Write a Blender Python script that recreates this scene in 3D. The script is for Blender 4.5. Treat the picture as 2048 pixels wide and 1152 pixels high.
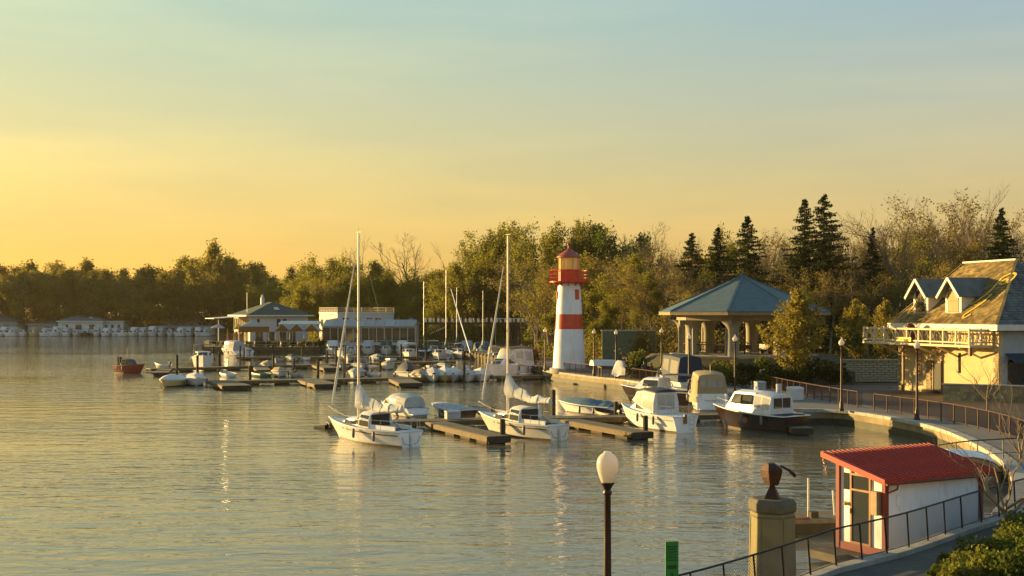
import bpy, math, random
import numpy as np
from mathutils import Vector as V, Matrix
PI = math.pi
R = math.radians
for o in list(bpy.data.objects): bpy.data.objects.remove(o)
scn = bpy.context.scene
COL = scn.collection

# ---------------------------------------------------------------- camera
CAMZ, F, CX, HY = 7.2, 2400.0, 1024.0, 625.0      # eye height, focal length in photo pixels, principal column, horizon row
cam = bpy.data.cameras.new('camera'); camo = bpy.data.objects.new('camera', cam); COL.objects.link(camo)
camo.location = (0, 0, CAMZ); camo.rotation_euler = (PI/2, 0, 0)
cam.sensor_width = 36; cam.lens = 36*F/2048; cam.shift_y = (HY-576)/2048
cam.clip_start = .1; cam.clip_end = 6000
scn.camera = camo

# ---------------------------------------------------------------- sky and sun
SUN_AZ, SUN_EL = R(-58), R(6.5)                    # azimuth measured from +Y towards +X
SUNV = V((math.sin(SUN_AZ)*math.cos(SUN_EL), math.cos(SUN_AZ)*math.cos(SUN_EL), math.sin(SUN_EL)))
world = bpy.data.worlds.new('World'); scn.world = world; world.use_nodes = True
wn, wl = world.node_tree.nodes, world.node_tree.links
wn.clear()
def N(nodes, t, **kw):
    n = nodes.new(t)
    for k, v in kw.items():
        if k in n.inputs: n.inputs[k].default_value = v
        else: setattr(n, k, v)
    return n
sky = wn.new('ShaderNodeTexSky'); sky.sky_type = 'NISHITA'; sky.sun_disc = False
sky.sun_elevation = SUN_EL; sky.sun_rotation = SUN_AZ; sky.altitude = 100
sky.air_density = 1.5; sky.dust_density = 1.0; sky.ozone_density = 2.0
tint = wn.new('ShaderNodeMix'); tint.data_type = 'RGBA'; tint.blend_type = 'MULTIPLY'; tint.inputs[0].default_value = 1

wgm = N(wn, 'ShaderNodeGamma', Gamma=.5)
wge = wn.new('ShaderNodeNewGeometry'); wsx = wn.new('ShaderNodeSeparateXYZ'); wng = wn.new('ShaderNodeMath'); wng.operation = 'MULTIPLY'; wng.inputs[1].default_value = -1
wel = wn.new('ShaderNodeValToRGB'); we = wel.color_ramp.elements      # warm near the horizon, cool overhead, the same all the way round
we[0].position = .0; we[0].color = (1.0, .80, .48, 1); we[1].position = .6; we[1].color = (.62, .80, .92, 1)
for p_, c_ in ((.05, (1.0, .80, .50, 1)), (.10, (.99, .825, .55, 1)), (.17, (.90, .87, .74, 1)), (.25, (.755, .895, .93, 1))):
    q_ = we.new(p_); q_.color = c_
bg = wn.new('ShaderNodeBackground'); bg.inputs['Strength'].default_value = .15
wo = wn.new('ShaderNodeOutputWorld')
# thin high cirrus, stretched along the horizon
wtc = wn.new('ShaderNodeTexCoord'); wmp = wn.new('ShaderNodeMapping'); wmp.inputs['Scale'].default_value = (1.2, 1.2, 9.0)
wmp.inputs['Rotation'].default_value = (R(4), R(-7), 0)
wnz = N(wn, 'ShaderNodeTexNoise', Scale=2.2, Detail=6, Roughness=.55)
wrp = wn.new('ShaderNodeValToRGB'); wrp.color_ramp.elements[0].position = .42; wrp.color_ramp.elements[1].position = .75
wrp.color_ramp.elements[0].color = (1, 1, 1, 1); wrp.color_ramp.elements[1].color = (1.2, 1.13, 1.0, 1)
wcl = wn.new('ShaderNodeMix'); wcl.data_type = 'RGBA'; wcl.blend_type = 'MULTIPLY'; wcl.inputs[0].default_value = 1
wl.new(wtc.outputs['Generated'], wmp.inputs[0]); wl.new(wmp.outputs[0], wnz.inputs['Vector']); wl.new(wnz.outputs[0], wrp.inputs[0])
wl.new(sky.outputs[0], wgm.inputs[0]); wl.new(wgm.outputs[0], tint.inputs[6]); wl.new(wge.outputs['Incoming'], wsx.inputs[0]); wl.new(wsx.outputs[2], wng.inputs[0]); wl.new(wng.outputs[0], wel.inputs[0]); wl.new(wel.outputs[0], tint.inputs[7]); 
wdt = wn.new('ShaderNodeVectorMath'); wdt.operation = 'DOT_PRODUCT'; wdt.inputs[1].default_value = tuple(-SUNV); wl.new(wge.outputs['Incoming'], wdt.inputs[0])
waz = wn.new('ShaderNodeValToRGB'); waz.color_ramp.elements[0].position = .05; waz.color_ramp.elements[0].color = (.94, .95, 1.1, 1); waz.color_ramp.elements[1].position = .9; waz.color_ramp.elements[1].color = (1, .97, .72, 1)   # golder toward the sun
wsm = wn.new('ShaderNodeMix'); wsm.data_type = 'RGBA'; wsm.blend_type = 'MULTIPLY'; wsm.inputs[0].default_value = 1
wl.new(wdt.outputs['Value'], waz.inputs[0]); wl.new(tint.outputs[2], wsm.inputs[6]); wl.new(waz.outputs[0], wsm.inputs[7]); wl.new(wsm.outputs[2], wcl.inputs[6]); wl.new(wrp.outputs[0], wcl.inputs[7])
wl.new(wcl.outputs[2], bg.inputs[0]); wl.new(bg.outputs[0], wo.inputs[0])
sd = bpy.data.lights.new('sun', 'SUN'); sd.energy = 4.4; sd.angle = R(.6); sd.color = (1.0, .66, .24)
so = bpy.data.objects.new('sun', sd); COL.objects.link(so)
so.rotation_euler = (-SUNV).to_track_quat('-Z', 'Y').to_euler()
vs = scn.view_settings; vs.view_transform = 'Standard'; vs.look = 'None'; vs.exposure = 1.58; vs.gamma = 1; vs.use_curve_mapping = False
scn.cycles.max_bounces = 8; scn.cycles.transparent_max_bounces = 12

# ---------------------------------------------------------------- pixel helpers (photo pixels, 2048 x 1152)
def P(px, py, Y): return V(((px-CX)/F*Y, Y, CAMZ-(py-HY)/F*Y))
def G(px, py, z=0.0):
    Y = (CAMZ-z)*F/(py-HY)
    return V(((px-CX)/F*Y, Y, z))

# ---------------------------------------------------------------- materials
MATS = {}
def mat(name, col, rough=.6, metal=0., var=.18, scale=2.5, bump=0., bscale=18., spec=.4, stain=None, island=0., coat=0., trans=0.):
    if name in MATS: return MATS[name]
    m = bpy.data.materials.new(name); m.use_nodes = True; n, l = m.node_tree.nodes, m.node_tree.links
    b = n['Principled BSDF']; b.inputs['Roughness'].default_value = rough; b.inputs['Metallic'].default_value = metal
    b.inputs['Specular IOR Level'].default_value = spec; b.inputs['Coat Weight'].default_value = coat
    c = V(col)
    tc = n.new('ShaderNodeTexCoord')
    nz = N(n, 'ShaderNodeTexNoise', Scale=scale, Detail=6, Roughness=.6); l.new(tc.outputs['Object'], nz.inputs['Vector'])
    rp = n.new('ShaderNodeValToRGB'); e = rp.color_ramp.elements
    lo, hi = c*(1-var), c*(1+var); e[0].position = .3; e[1].position = .72
    e[0].color = (*lo, 1); e[1].color = (min(hi[0], 1), min(hi[1], 1), min(hi[2], 1), 1)
    l.new(nz.outputs[0], rp.inputs[0]); out = rp.outputs[0]
    if stain:
        mp = n.new('ShaderNodeMapping'); mp.inputs['Scale'].default_value = (1, 1, .25); l.new(tc.outputs['Object'], mp.inputs[0])
        n2 = N(n, 'ShaderNodeTexNoise', Scale=scale*2.3, Detail=8, Roughness=.65); l.new(mp.outputs[0], n2.inputs['Vector'])
        r2 = n.new('ShaderNodeValToRGB'); r2.color_ramp.elements[0].position = .52; r2.color_ramp.elements[1].position = .68
        mx = n.new('ShaderNodeMix'); mx.data_type = 'RGBA'; l.new(n2.outputs[0], r2.inputs[0])
        ml = n.new('ShaderNodeMath'); ml.operation = 'MULTIPLY'; ml.inputs[1].default_value = .6; l.new(r2.outputs[0], ml.inputs[0])
        l.new(ml.outputs[0], mx.inputs[0]); l.new(out, mx.inputs[6]); mx.inputs[7].default_value = (*stain, 1); out = mx.outputs[2]
    if island:
        g = n.new('ShaderNodeNewGeometry'); mr = n.new('ShaderNodeMapRange'); mr.inputs[3].default_value = 1-island; mr.inputs[4].default_value = 1+island
        l.new(g.outputs['Random Per Island'], mr.inputs[0]); mx = n.new('ShaderNodeMix'); mx.data_type = 'RGBA'; mx.blend_type = 'MULTIPLY'; mx.inputs[0].default_value = 1
        l.new(out, mx.inputs[6]); l.new(mr.outputs[0], mx.inputs[7]); out = mx.outputs[2]
    l.new(out, b.inputs['Base Color'])
    if bump:
        n3 = N(n, 'ShaderNodeTexNoise', Scale=bscale, Detail=5); l.new(tc.outputs['Object'], n3.inputs['Vector'])
        bp = N(n, 'ShaderNodeBump', Strength=bump, Distance=.03); l.new(n3.outputs[0], bp.inputs['Height']); l.new(bp.outputs[0], b.inputs['Normal'])
    if trans:
        t = n.new('ShaderNodeBsdfTranslucent'); l.new(out, t.inputs[0]); ms = n.new('ShaderNodeMixShader'); ms.inputs[0].default_value = trans
        l.new(b.outputs[0], ms.inputs[1]); l.new(t.outputs[0], ms.inputs[2]); l.new(ms.outputs[0], n['Material Output'].inputs[0])
    MATS[name] = m
    return m
def leafmat(name, c1, c2, tr=.45):
    if name in MATS: return MATS[name]
    m = bpy.data.materials.new(name); m.use_nodes = True; n, l = m.node_tree.nodes, m.node_tree.links; n.clear()
    g = n.new('ShaderNodeNewGeometry'); oi = n.new('ShaderNodeObjectInfo')
    tc = n.new('ShaderNodeTexCoord'); nz = N(n, 'ShaderNodeTexNoise', Scale=.35, Detail=3); l.new(tc.outputs['Object'], nz.inputs['Vector'])
    def ma(op, a, b_):
        q = n.new('ShaderNodeMath'); q.operation = op
        for i, x in enumerate((a, b_)):
            if isinstance(x, (int, float)): q.inputs[i].default_value = x
            else: l.new(x, q.inputs[i])
        return q.outputs[0]
    f = ma('ADD', ma('MULTIPLY', g.outputs['Random Per Island'], .4), ma('ADD', ma('MULTIPLY', oi.outputs['Random'], .45), ma('MULTIPLY', ma('SUBTRACT', nz.outputs[0], .5), .9)))
    mx = n.new('ShaderNodeMix'); mx.data_type = 'RGBA'; l.new(f, mx.inputs[0]); mx.inputs[6].default_value = (*c1, 1); mx.inputs[7].default_value = (*c2, 1)
    d = n.new('ShaderNodeBsdfDiffuse'); t = n.new('ShaderNodeBsdfTranslucent'); ms = n.new('ShaderNodeMixShader'); ms.inputs[0].default_value = tr
    l.new(mx.outputs[2], d.inputs[0]); l.new(mx.outputs[2], t.inputs[0]); l.new(d.outputs[0], ms.inputs[1]); l.new(t.outputs[0], ms.inputs[2])
    o = n.new('ShaderNodeOutputMaterial'); l.new(ms.outputs[0], o.inputs[0]); MATS[name] = m
    return m
def glassmat(name, col=(.02, .025, .03), rough=.05, alpha=1.0):
    if name in MATS: return MATS[name]
    m = bpy.data.materials.new(name); m.use_nodes = True; b = m.node_tree.nodes['Principled BSDF']
    b.inputs['Base Color'].default_value = (*col, 1); b.inputs['Roughness'].default_value = rough; b.inputs['IOR'].default_value = 1.5
    b.inputs['Specular IOR Level'].default_value = .8; b.inputs['Alpha'].default_value = alpha
    MATS[name] = m
    return m
WHITE = mat('white_gelcoat', (.8, .8, .78), .28, var=.05, scale=1.2, coat=.3, stain=(.5, .47, .38))
CREAMH = mat('cream_gelcoat', (.72, .68, .58), .3, var=.06, scale=1.2, coat=.3, stain=(.5, .45, .33))
DECKW = mat('deck_white', (.62, .62, .58), .55, var=.1)
NAVY = mat('navy_canvas', (.02, .035, .06), .75, var=.2, bump=.3)
TANC = mat('tan_canvas', (.42, .32, .17), .8, var=.2, bump=.4, bscale=6, trans=.15)
WHITEC = mat('white_canvas', (.68, .67, .63), .8, var=.12, bump=.5, bscale=7, trans=.15)
GREYC = mat('grey_canvas', (.36, .38, .38), .8, var=.2, bump=.5, bscale=7)
BLUEC = mat('blue_canvas', (.07, .14, .19), .8, var=.2, bump=.5, bscale=7)
GREENC = mat('green_canvas', (.03, .07, .06), .8, var=.2, bump=.5, bscale=7)
BLACKH = mat('dark_hull', (.035, .018, .014), .22, var=.2, coat=.5)
REDH = mat('red_hull', (.22, .03, .015), .3, var=.2, coat=.3)
YELH = mat('cream_yellow_hull', (.66, .52, .22), .35, var=.1)
ALU = mat('aluminium', (.62, .6, .56), .32, .85, var=.06)
STEEL = mat('stainless', (.66, .65, .62), .22, .9, var=.04)
BLACK = mat('black_rubber', (.02, .02, .02), .5, var=.2)
DARKI = mat('dark_interior', (.03, .028, .024), .7, var=.3)
TEAK = mat('teak', (.2, .1, .045), .55, var=.3, scale=6)
GLASS = glassmat('dark_glass')
CLEAR = glassmat('clear_vinyl', (.5, .48, .42), .08, .45)
DOCKW = mat('dock_wood', (.145, .118, .066), .8, var=.35, scale=3, bump=.4, stain=(.12, .11, .07))
DOCKS = mat('dock_side_wood', (.12, .08, .035), .8, var=.35, scale=3, bump=.4)
CONC = mat('concrete', (.36, .34, .28), .85, var=.2, scale=1.3, bump=.3, stain=(.2, .19, .13))
PAVE = mat('paving', (.17, .155, .125), .75, var=.18, scale=.6, bump=.2, stain=(.2, .18, .14))
IRON = mat('black_iron', (.025, .022, .02), .45, .4, var=.2)
BROWNI = mat('brown_painted_iron', (.09, .045, .025), .5, .2, var=.2)
PILE = mat('timber_pile', (.045, .035, .022), .85, var=.35, bump=.5)

# ---------------------------------------------------------------- mesh builder
class MB:
    def __init__(s, M=None): s.vs, s.fs, s.M = [], [], M
    def add(s, pts, faces):
        i = len(s.vs); M = s.M
        for p in pts: s.vs.append(tuple(M @ V(p)) if M else tuple(p))
        s.fs += [tuple(i+k for k in f) for f in faces]
        return s
    def hexa(s, p):      # 8 points: bottom 4 ccw, top 4 ccw
        return s.add(p, [(3, 2, 1, 0), (4, 5, 6, 7), (0, 1, 5, 4), (1, 2, 6, 5), (2, 3, 7, 6), (3, 0, 4, 7)])
    def box(s, x0, x1, y0, y1, z0, z1):
        return s.hexa([(x0, y0, z0), (x1, y0, z0), (x1, y1, z0), (x0, y1, z0), (x0, y0, z1), (x1, y0, z1), (x1, y1, z1), (x0, y1, z1)])
    def bar(s, a, b, w, h):     # box section beam from a to b (w horizontal, h vertical)
        a, b = V(a), V(b); d = (b-a).normalized(); up = V((0, 0, 1)) if abs(d.z) < .95 else V((0, 1, 0))
        sd_ = d.cross(up).normalized()*(w/2); u = sd_.cross(d).normalized()*(h/2)
        return s.hexa([a-sd_-u, a+sd_-u, b+sd_-u, b-sd_-u, a-sd_+u, a+sd_+u, b+sd_+u, b-sd_+u])
    def tube(s, pts, r, n=6, cap=True):
        pts = [V(p) for p in pts]; m = len(pts)
        rs = r if isinstance(r, (list, tuple)) else [r]*m
        vs_, fs_ = [], []
        px = None
        for i, p in enumerate(pts):
            d = (pts[min(i+1, m-1)]-pts[max(i-1, 0)])
            d = d.normalized() if d.length > 1e-9 else V((0, 0, 1))
            if px is None:
                up = V((0, 0, 1)) if abs(d.z) < .9 else V((1, 0, 0)); px = d.cross(up).normalized()
            else:
                px = (px-d*px.dot(d)); px = px.normalized() if px.length > 1e-6 else d.orthogonal().normalized()
            py = d.cross(px)
            for k in range(n):
                a = 2*PI*k/n; vs_.append(p+(px*math.cos(a)+py*math.sin(a))*rs[i])
        for i in range(m-1):
            for k in range(n):
                k2 = (k+1) % n; fs_.append((i*n+k, i*n+k2, (i+1)*n+k2, (i+1)*n+k))
        if cap: fs_.append(tuple(range(n-1, -1, -1))); fs_.append(tuple((m-1)*n+k for k in range(n)))
        return s.add(vs_, fs_)
    def lathe(s, prof, n=24, c=(0, 0, 0), rot=0.0, cap=True):   # prof: (r, z)
        vs_ = [(c[0]+r*math.cos(2*PI*k/n+rot), c[1]+r*math.sin(2*PI*k/n+rot), c[2]+z) for r, z in prof for k in range(n)]
        fs_ = [(i*n+k, i*n+(k+1) % n, (i+1)*n+(k+1) % n, (i+1)*n+k) for i in range(len(prof)-1) for k in range(n)]
        if cap: fs_.append(tuple(range(n-1, -1, -1))); fs_.append(tuple((len(prof)-1)*n+k for k in range(n)))
        return s.add(vs_, fs_)
    def loft(s, rings, closed=True, cap=True):
        n = len(rings[0]); vs_ = [p for r in rings for p in r]; fs_ = []
        for i in range(len(rings)-1):
            for k in range(n if closed else n-1):
                k2 = (k+1) % n; fs_.append((i*n+k, i*n+k2, (i+1)*n+k2, (i+1)*n+k))
        if cap and closed: fs_.append(tuple(range(n-1, -1, -1))); fs_.append(tuple((len(rings)-1)*n+k for k in range(n)))
        return s.add(vs_, fs_)
    def prism(s, poly, z0, z1):
        n = len(poly); vs_ = [(x, y, z0) for x, y in poly]+[(x, y, z1) for x, y in poly]
        return s.add(vs_, [tuple(range(n-1, -1, -1)), tuple(range(n, 2*n))]+[(i, (i+1) % n, n+(i+1) % n, n+i) for i in range(n)])
    def quad(s, a, b, c, d): return s.add([a, b, c, d], [(0, 1, 2, 3)])
    def slab(s, pts, t):      # planar polygon thickened along its normal by t (downwards side)
        pts = [V(p) for p in pts]; nrm = (pts[1]-pts[0]).cross(pts[2]-pts[0]).normalized()*t; n = len(pts)
        return s.add(pts+[p-nrm for p in pts], [tuple(range(n)), tuple(range(2*n-1, n-1, -1))]+[(i, n+i, n+(i+1) % n, (i+1) % n) for i in range(n)])
    def mesh(s, name, m, smooth=False):
        me = bpy.data.meshes.new(name); me.from_pydata(s.vs, [], s.fs); me.update()
        if m: me.materials.append(m)
        if smooth:
            me.polygons.foreach_set('use_smooth', [True]*len(me.polygons)); me.set_sharp_from_angle(angle=R(smooth if smooth > 1 else 40))
        return me
    def build(s, name, m, parent=None, smooth=False, bevel=0, loc=None):
        o = bpy.data.objects.new(name, s.mesh(name, m, smooth)); COL.objects.link(o)
        if parent: o.parent = parent
        if loc: o.location = loc
        if bevel:
            md = o.modifiers.new('bevel', 'BEVEL'); md.width = bevel; md.segments = 2; md.limit_method = 'ANGLE'; md.angle_limit = R(35)
        return o
def tag(o, label=None, cat=None, group=None, kind=None):
    if label: o['label'] = label
    if cat: o['category'] = cat
    if group: o['group'] = group
    if kind: o['kind'] = kind
    return o
def thing(name, label, cat, loc=(0, 0, 0), rz=0.0, group=None):
    o = bpy.data.objects.new(name, None); COL.objects.link(o); o.empty_display_size = .2
    o.location = loc; o.rotation_euler = (0, 0, rz)
    return tag(o, label, cat, group)
def copy_tree(o, parent=None):
    c = o.copy(); COL.objects.link(c); c.parent = parent
    for ch in o.children: copy_tree(ch, c)
    return c
def frame_m(o, ex, ez=(0, 0, 1)):      # matrix: local x = ex (along a wall), y = outward normal, z up
    ex = V(ex).normalized(); ez = V(ez); ey = ez.cross(ex)
    return Matrix(((ex.x, ey.x, ez.x, o[0]), (ex.y, ey.y, ez.y, o[1]), (ex.z, ey.z, ez.z, o[2]), (0, 0, 0, 1)))
def window(parent, M, w, h, fm, gm=None, nx=2, nz=2, fw=.06, d=.05):
    """window in a wall: M has its origin at the window's lower-left, local y pointing out of the wall"""
    f = MB(M)
    f.box(-fw, w+fw, -.02, d, -fw, 0); f.box(-fw, w+fw, -.02, d, h, h+fw); f.box(-fw, 0, -.02, d, 0, h); f.box(w, w+fw, -.02, d, 0, h)
    for i in range(1, nx): f.box(w*i/nx-.02, w*i/nx+.02, -.02, d-.01, 0, h)
    for i in range(1, nz): f.box(0, w, -.02, d-.015, h*i/nz-.02, h*i/nz+.02)
    fo = f.build('window', fm, parent)
    MB(M).box(0, w, -.02, d-.03, 0, h).build('pane', gm or GLASS, fo)
    return fo
# ---------------------------------------------------------------- water and land
rng = random.Random(5)
LAKE = [(-2500, 380), (-900, 374), (-300, 368), (-95, 366), (-62, 342), (-52, 255), (-58, 228), (-55, 213), (-47, 208.5), (-34, 209), (-32.5, 219), (-17, 219), (-10, 198), (-2, 163), (3.3, 129), (7.6, 117), (11.1, 108.6), (14.6, 93),
        (16.4, 82.7), (18.2, 77.1), (20.9, 76.3), (22.6, 69.9), (22.9, 64.1), (22.0, 57.2), (20.5, 50), (18, 43), (15.6, 38.4), (14.5, 36.4), (13.7, 34.7), (12.5, 33.8), (10.1, 31.4),
        (7.8, 29.6), (3, 26), (-10, 20), (-40, 10), (-200, -20), (-2500, -60)]
def smooth_line(pts, k=6):
    out = []; n = len(pts)
    for i in range(n-1):
        p0, p1, p2, p3 = [V((*pts[max(0, min(n-1, j))][:2], 0)) for j in (i-1, i, i+1, i+2)]
        for j in range(k):
            t = j/k; out.append(.5*((2*p1)+(p2-p0)*t+(2*p0-5*p1+4*p2-p3)*t*t+(3*p1-p0-3*p2+p3)*t**3))
    return out+[V((*pts[-1][:2], 0))]
EI = LAKE.index((3.3, 129)); EDGE = smooth_line(LAKE[EI:EI+14], 6)
LAKE = LAKE[:EI]+[(p.x, p.y) for p in EDGE]+LAKE[EI+14:]
def lake_dist(xs, ys):      # signed distance, positive on land
    A = np.array(LAKE, float); B = np.roll(A, -1, 0); d = np.full(xs.shape, 1e9); ins = np.zeros(xs.shape, bool)
    for (ax, ay), (bx, by) in zip(A, B):
        ex, ey = bx-ax, by-ay; t = np.clip(((xs-ax)*ex+(ys-ay)*ey)/(ex*ex+ey*ey), 0, 1)
        d = np.minimum(d, np.hypot(xs-ax-t*ex, ys-ay-t*ey))
        c = ((ay > ys) != (by > ys)); 
        with np.errstate(divide='ignore', invalid='ignore'): xi = ax+(ys-ay)*(bx-ax)/(by-ay if by != ay else 1e-9)
        ins ^= c & (xs < xi)
    return np.where(ins, -d, d)
def sstep(a, b, x):
    t = np.clip((x-a)/(b-a), 0, 1); return t*t*(3-2*t)
PAVC = (22.3, 116.0)
def height(xs, ys):
    xs = np.asarray(xs, float); ys = np.asarray(ys, float); d = lake_dist(xs, ys)
    h = np.where(d < 0, np.maximum(-2.5, -1.2+d*1.5), np.minimum(.84, -1.2+d*1.6))
    amp = np.where(xs > -18, 7.5, 5.0)
    far = sstep(38, 100, d)*amp*sstep(40, 80, ys)
    h = h+np.where(d > 0, far, 0)
    pr = np.hypot(xs-PAVC[0], ys-PAVC[1]); pl = 1-sstep(8.8, 12, pr); h = np.where(d > 0, h*(1-pl)+np.maximum(h, 3.15)*pl, h)
    terr = sstep(12, 20, d)*(1-sstep(150, 165, ys))*sstep(98, 108, ys)*np.where((xs > 8) & (xs < 26), 1.7, 0.0)
    h = np.where((d > 0) & (terr > .01), np.maximum(h, np.minimum(.84+terr, 3.0)), h)
    fg = sstep(2.6, 8, d)*(1-sstep(34, 42, ys))*np.where(xs > 4, 1.3, 0)
    low = 1-sstep(3, 9, xs); h = np.where((d > 0) & (ys < 33) & (low > 0), h*(1-low)+.2*low, h)
    h = np.where(d > 0, h+fg, h)
    return h+np.where(d > 2, .12*np.sin(xs*.31+ys*.17)*np.cos(ys*.23-xs*.11)*sstep(10, 30, d), 0)
def hz(x, y): return float(height([x], [y])[0])
def axis(segs):
    out = []
    for a, b, s in segs: out += list(np.arange(a, b, s))
    return np.array(out+[segs[-1][1]])
gx = axis([(-3000, -600, 200), (-600, -120, 20), (-120, -20, 4), (-20, 60, 1.3), (60, 140, 5), (140, 600, 40), (600, 3000, 300)])
gy = axis([(-300, -20, 40), (-20, 24, 4), (24, 140, 1.2), (140, 420, 5), (420, 900, 40), (900, 4000, 300)])
XX, YY = np.meshgrid(gx, gy); HH = height(XX, YY); nx_, ny_ = len(gx), len(gy)
ii = np.arange(nx_*ny_).reshape(ny_, nx_); fq = np.stack([ii[:-1, :-1], ii[:-1, 1:], ii[1:, 1:], ii[1:, :-1]], -1).reshape(-1, 4)
gm = bpy.data.meshes.new('ground'); gm.from_pydata(np.stack([XX, YY, HH], -1).reshape(-1, 3).tolist(), [], fq.tolist()); gm.update()
gm.polygons.foreach_set('use_smooth', [True]*len(gm.polygons))
def groundmat():
    m = bpy.data.materials.new('ground_litter'); m.use_nodes = True; n, l = m.node_tree.nodes, m.node_tree.links; b = n['Principled BSDF']; b.inputs['Roughness'].default_value = .95
    tc = n.new('ShaderNodeTexCoord'); a = N(n, 'ShaderNodeTexNoise', Scale=.22, Detail=8, Roughness=.65); c = N(n, 'ShaderNodeTexNoise', Scale=3.5, Detail=8, Roughness=.7)
    l.new(tc.outputs['Object'], a.inputs['Vector']); l.new(tc.outputs['Object'], c.inputs['Vector'])
    r1 = n.new('ShaderNodeValToRGB'); r1.color_ramp.elements[0].color = (.06, .065, .018, 1); r1.color_ramp.elements[1].color = (.11, .075, .032, 1); r1.color_ramp.elements[0].position = .42; r1.color_ramp.elements[1].position = .6
    r2 = n.new('ShaderNodeValToRGB'); r2.color_ramp.elements[0].color = (.5, .5, .5, 1); r2.color_ramp.elements[1].color = (1.3, 1.25, 1.2, 1)
    mx = n.new('ShaderNodeMix'); mx.data_type = 'RGBA'; mx.blend_type = 'MULTIPLY'; mx.inputs[0].default_value = 1
    l.new(a.outputs[0], r1.inputs[0]); l.new(c.outputs[0], r2.inputs[0]); l.new(r1.outputs[0], mx.inputs[6]); l.new(r2.outputs[0], mx.inputs[7]); l.new(mx.outputs[2], b.inputs['Base Color'])
    bp = N(n, 'ShaderNodeBump', Strength=.6, Distance=.1); l.new(c.outputs[0], bp.inputs['Height']); l.new(bp.outputs[0], b.inputs['Normal'])
    return m
gm.materials.append(groundmat())
go = bpy.data.objects.new('ground', gm); COL.objects.link(go); tag(go, kind='structure')

def watermat():
    m = bpy.data.materials.new('lake_water'); m.use_nodes = True; n, l = m.node_tree.nodes, m.node_tree.links; b = n['Principled BSDF']
    b.inputs['Base Color'].default_value = (.175, .152, .092, 1); b.inputs['Roughness'].default_value = .06; b.inputs['IOR'].default_value = 1.75
    tc = n.new('ShaderNodeTexCoord')
    def layer(sc, rot, nscale, det, amp):
        mp = n.new('ShaderNodeMapping'); mp.inputs['Scale'].default_value = sc; mp.inputs['Rotation'].default_value = (0, 0, rot); l.new(tc.outputs['Object'], mp.inputs[0])
        z = N(n, 'ShaderNodeTexNoise', Scale=nscale, Detail=det, Roughness=.5, Distortion=.3); l.new(mp.outputs[0], z.inputs['Vector'])
        q = n.new('ShaderNodeMath'); q.operation = 'MULTIPLY'; q.inputs[1].default_value = amp; l.new(z.outputs[0], q.inputs[0]); return q.outputs[0]
    def add(a, c):
        q = n.new('ShaderNodeMath'); q.operation = 'ADD'; l.new(a, q.inputs[0]); l.new(c, q.inputs[1]); return q.outputs[0]
    hgt = add(add(layer((.33, 1, 1), R(8), .62, 3, .12), layer((.42, 1, 1), R(-14), 1.7, 3, .055)), layer((.45, 1, 1), R(12), 4.5, 2, .02))
    # calmer and rougher patches
    pz = N(n, 'ShaderNodeTexNoise', Scale=.035, Detail=3); mp = n.new('ShaderNodeMapping'); mp.inputs['Scale'].default_value = (.35, 1, 1); l.new(tc.outputs['Object'], mp.inputs[0]); l.new(mp.outputs[0], pz.inputs['Vector'])
    mr = n.new('ShaderNodeMapRange'); mr.inputs[1].default_value = .35; mr.inputs[2].default_value = .65; mr.inputs[3].default_value = .28; mr.inputs[4].default_value = 1.0; l.new(pz.outputs[0], mr.inputs[0])
    bp = N(n, 'ShaderNodeBump', Distance=1.0); l.new(mr.outputs[0], bp.inputs['Strength']); l.new(hgt, bp.inputs['Height']); l.new(bp.outputs[0], b.inputs['Normal'])
    return m
wm = MB(); wm.quad((-3000, -300, 0), (3000, -300, 0), (3000, 1500, 0), (-3000, 1500, 0))
tag(wm.build('water', watermat()), kind='structure')
# ---------------------------------------------------------------- trees
BARK = mat('bark', (.13, .095, .058), .9, var=.35, scale=4, bump=.6)
BARKP = mat('bark_pale', (.2, .15, .095), .9, var=.35, scale=4, bump=.6)
LEAFO = leafmat('leaf_olive', (.14, .135, .02), (.31, .285, .048), .58)
LEAFB = leafmat('leaf_bud_brown', (.15, .115, .03), (.28, .22, .055), .58)
LEAFG = leafmat('leaf_green', (.08, .115, .022), (.19, .21, .04), .55)
LEAFD = leafmat('leaf_far_dark', (.13, .12, .025), (.28, .24, .05), .6)
NEEDLE = leafmat('needle', (.02, .034, .014), (.055, .07, .026), .2)
LARCH = leafmat('leaf_larch', (.2, .165, .03), (.38, .31, .065), .55)
SHRUBG = leafmat('leaf_shrub', (.07, .10, .02), (.19, .2, .045), .5)
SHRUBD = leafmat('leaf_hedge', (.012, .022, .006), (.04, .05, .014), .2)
def rot_dir(d, ang, az):
    p = d.orthogonal().normalized(); q = d.cross(p); return (d*math.cos(ang)+(p*math.cos(az)+q*math.sin(az))*math.sin(ang)).normalized()
def leaf_mesh(name, pts, size, m, rnd, up=.3, aspect=.7):
    n = len(pts); a = np.array(pts, float); g = np.random.default_rng(rnd.randrange(1 << 30))
    u = g.normal(size=(n, 3)); u /= np.linalg.norm(u, axis=1)[:, None]; w = g.normal(size=(n, 3)); w[:, 2] *= (1-up); v = np.cross(u, w); v /= np.linalg.norm(v, axis=1)[:, None]+1e-9
    s = size*(.55+.9*g.random((n, 1))); u = u*s*.5; v = v*s*.5*aspect
    vs_ = np.stack([a-u, a+v*.9, a+u, a-v*.9], 1).reshape(-1, 3); f = np.arange(4*n).reshape(n, 4)
    me = bpy.data.meshes.new(name); me.from_pydata(vs_.tolist(), [], f.tolist()); me.materials.append(m); me.update(); return me
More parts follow.
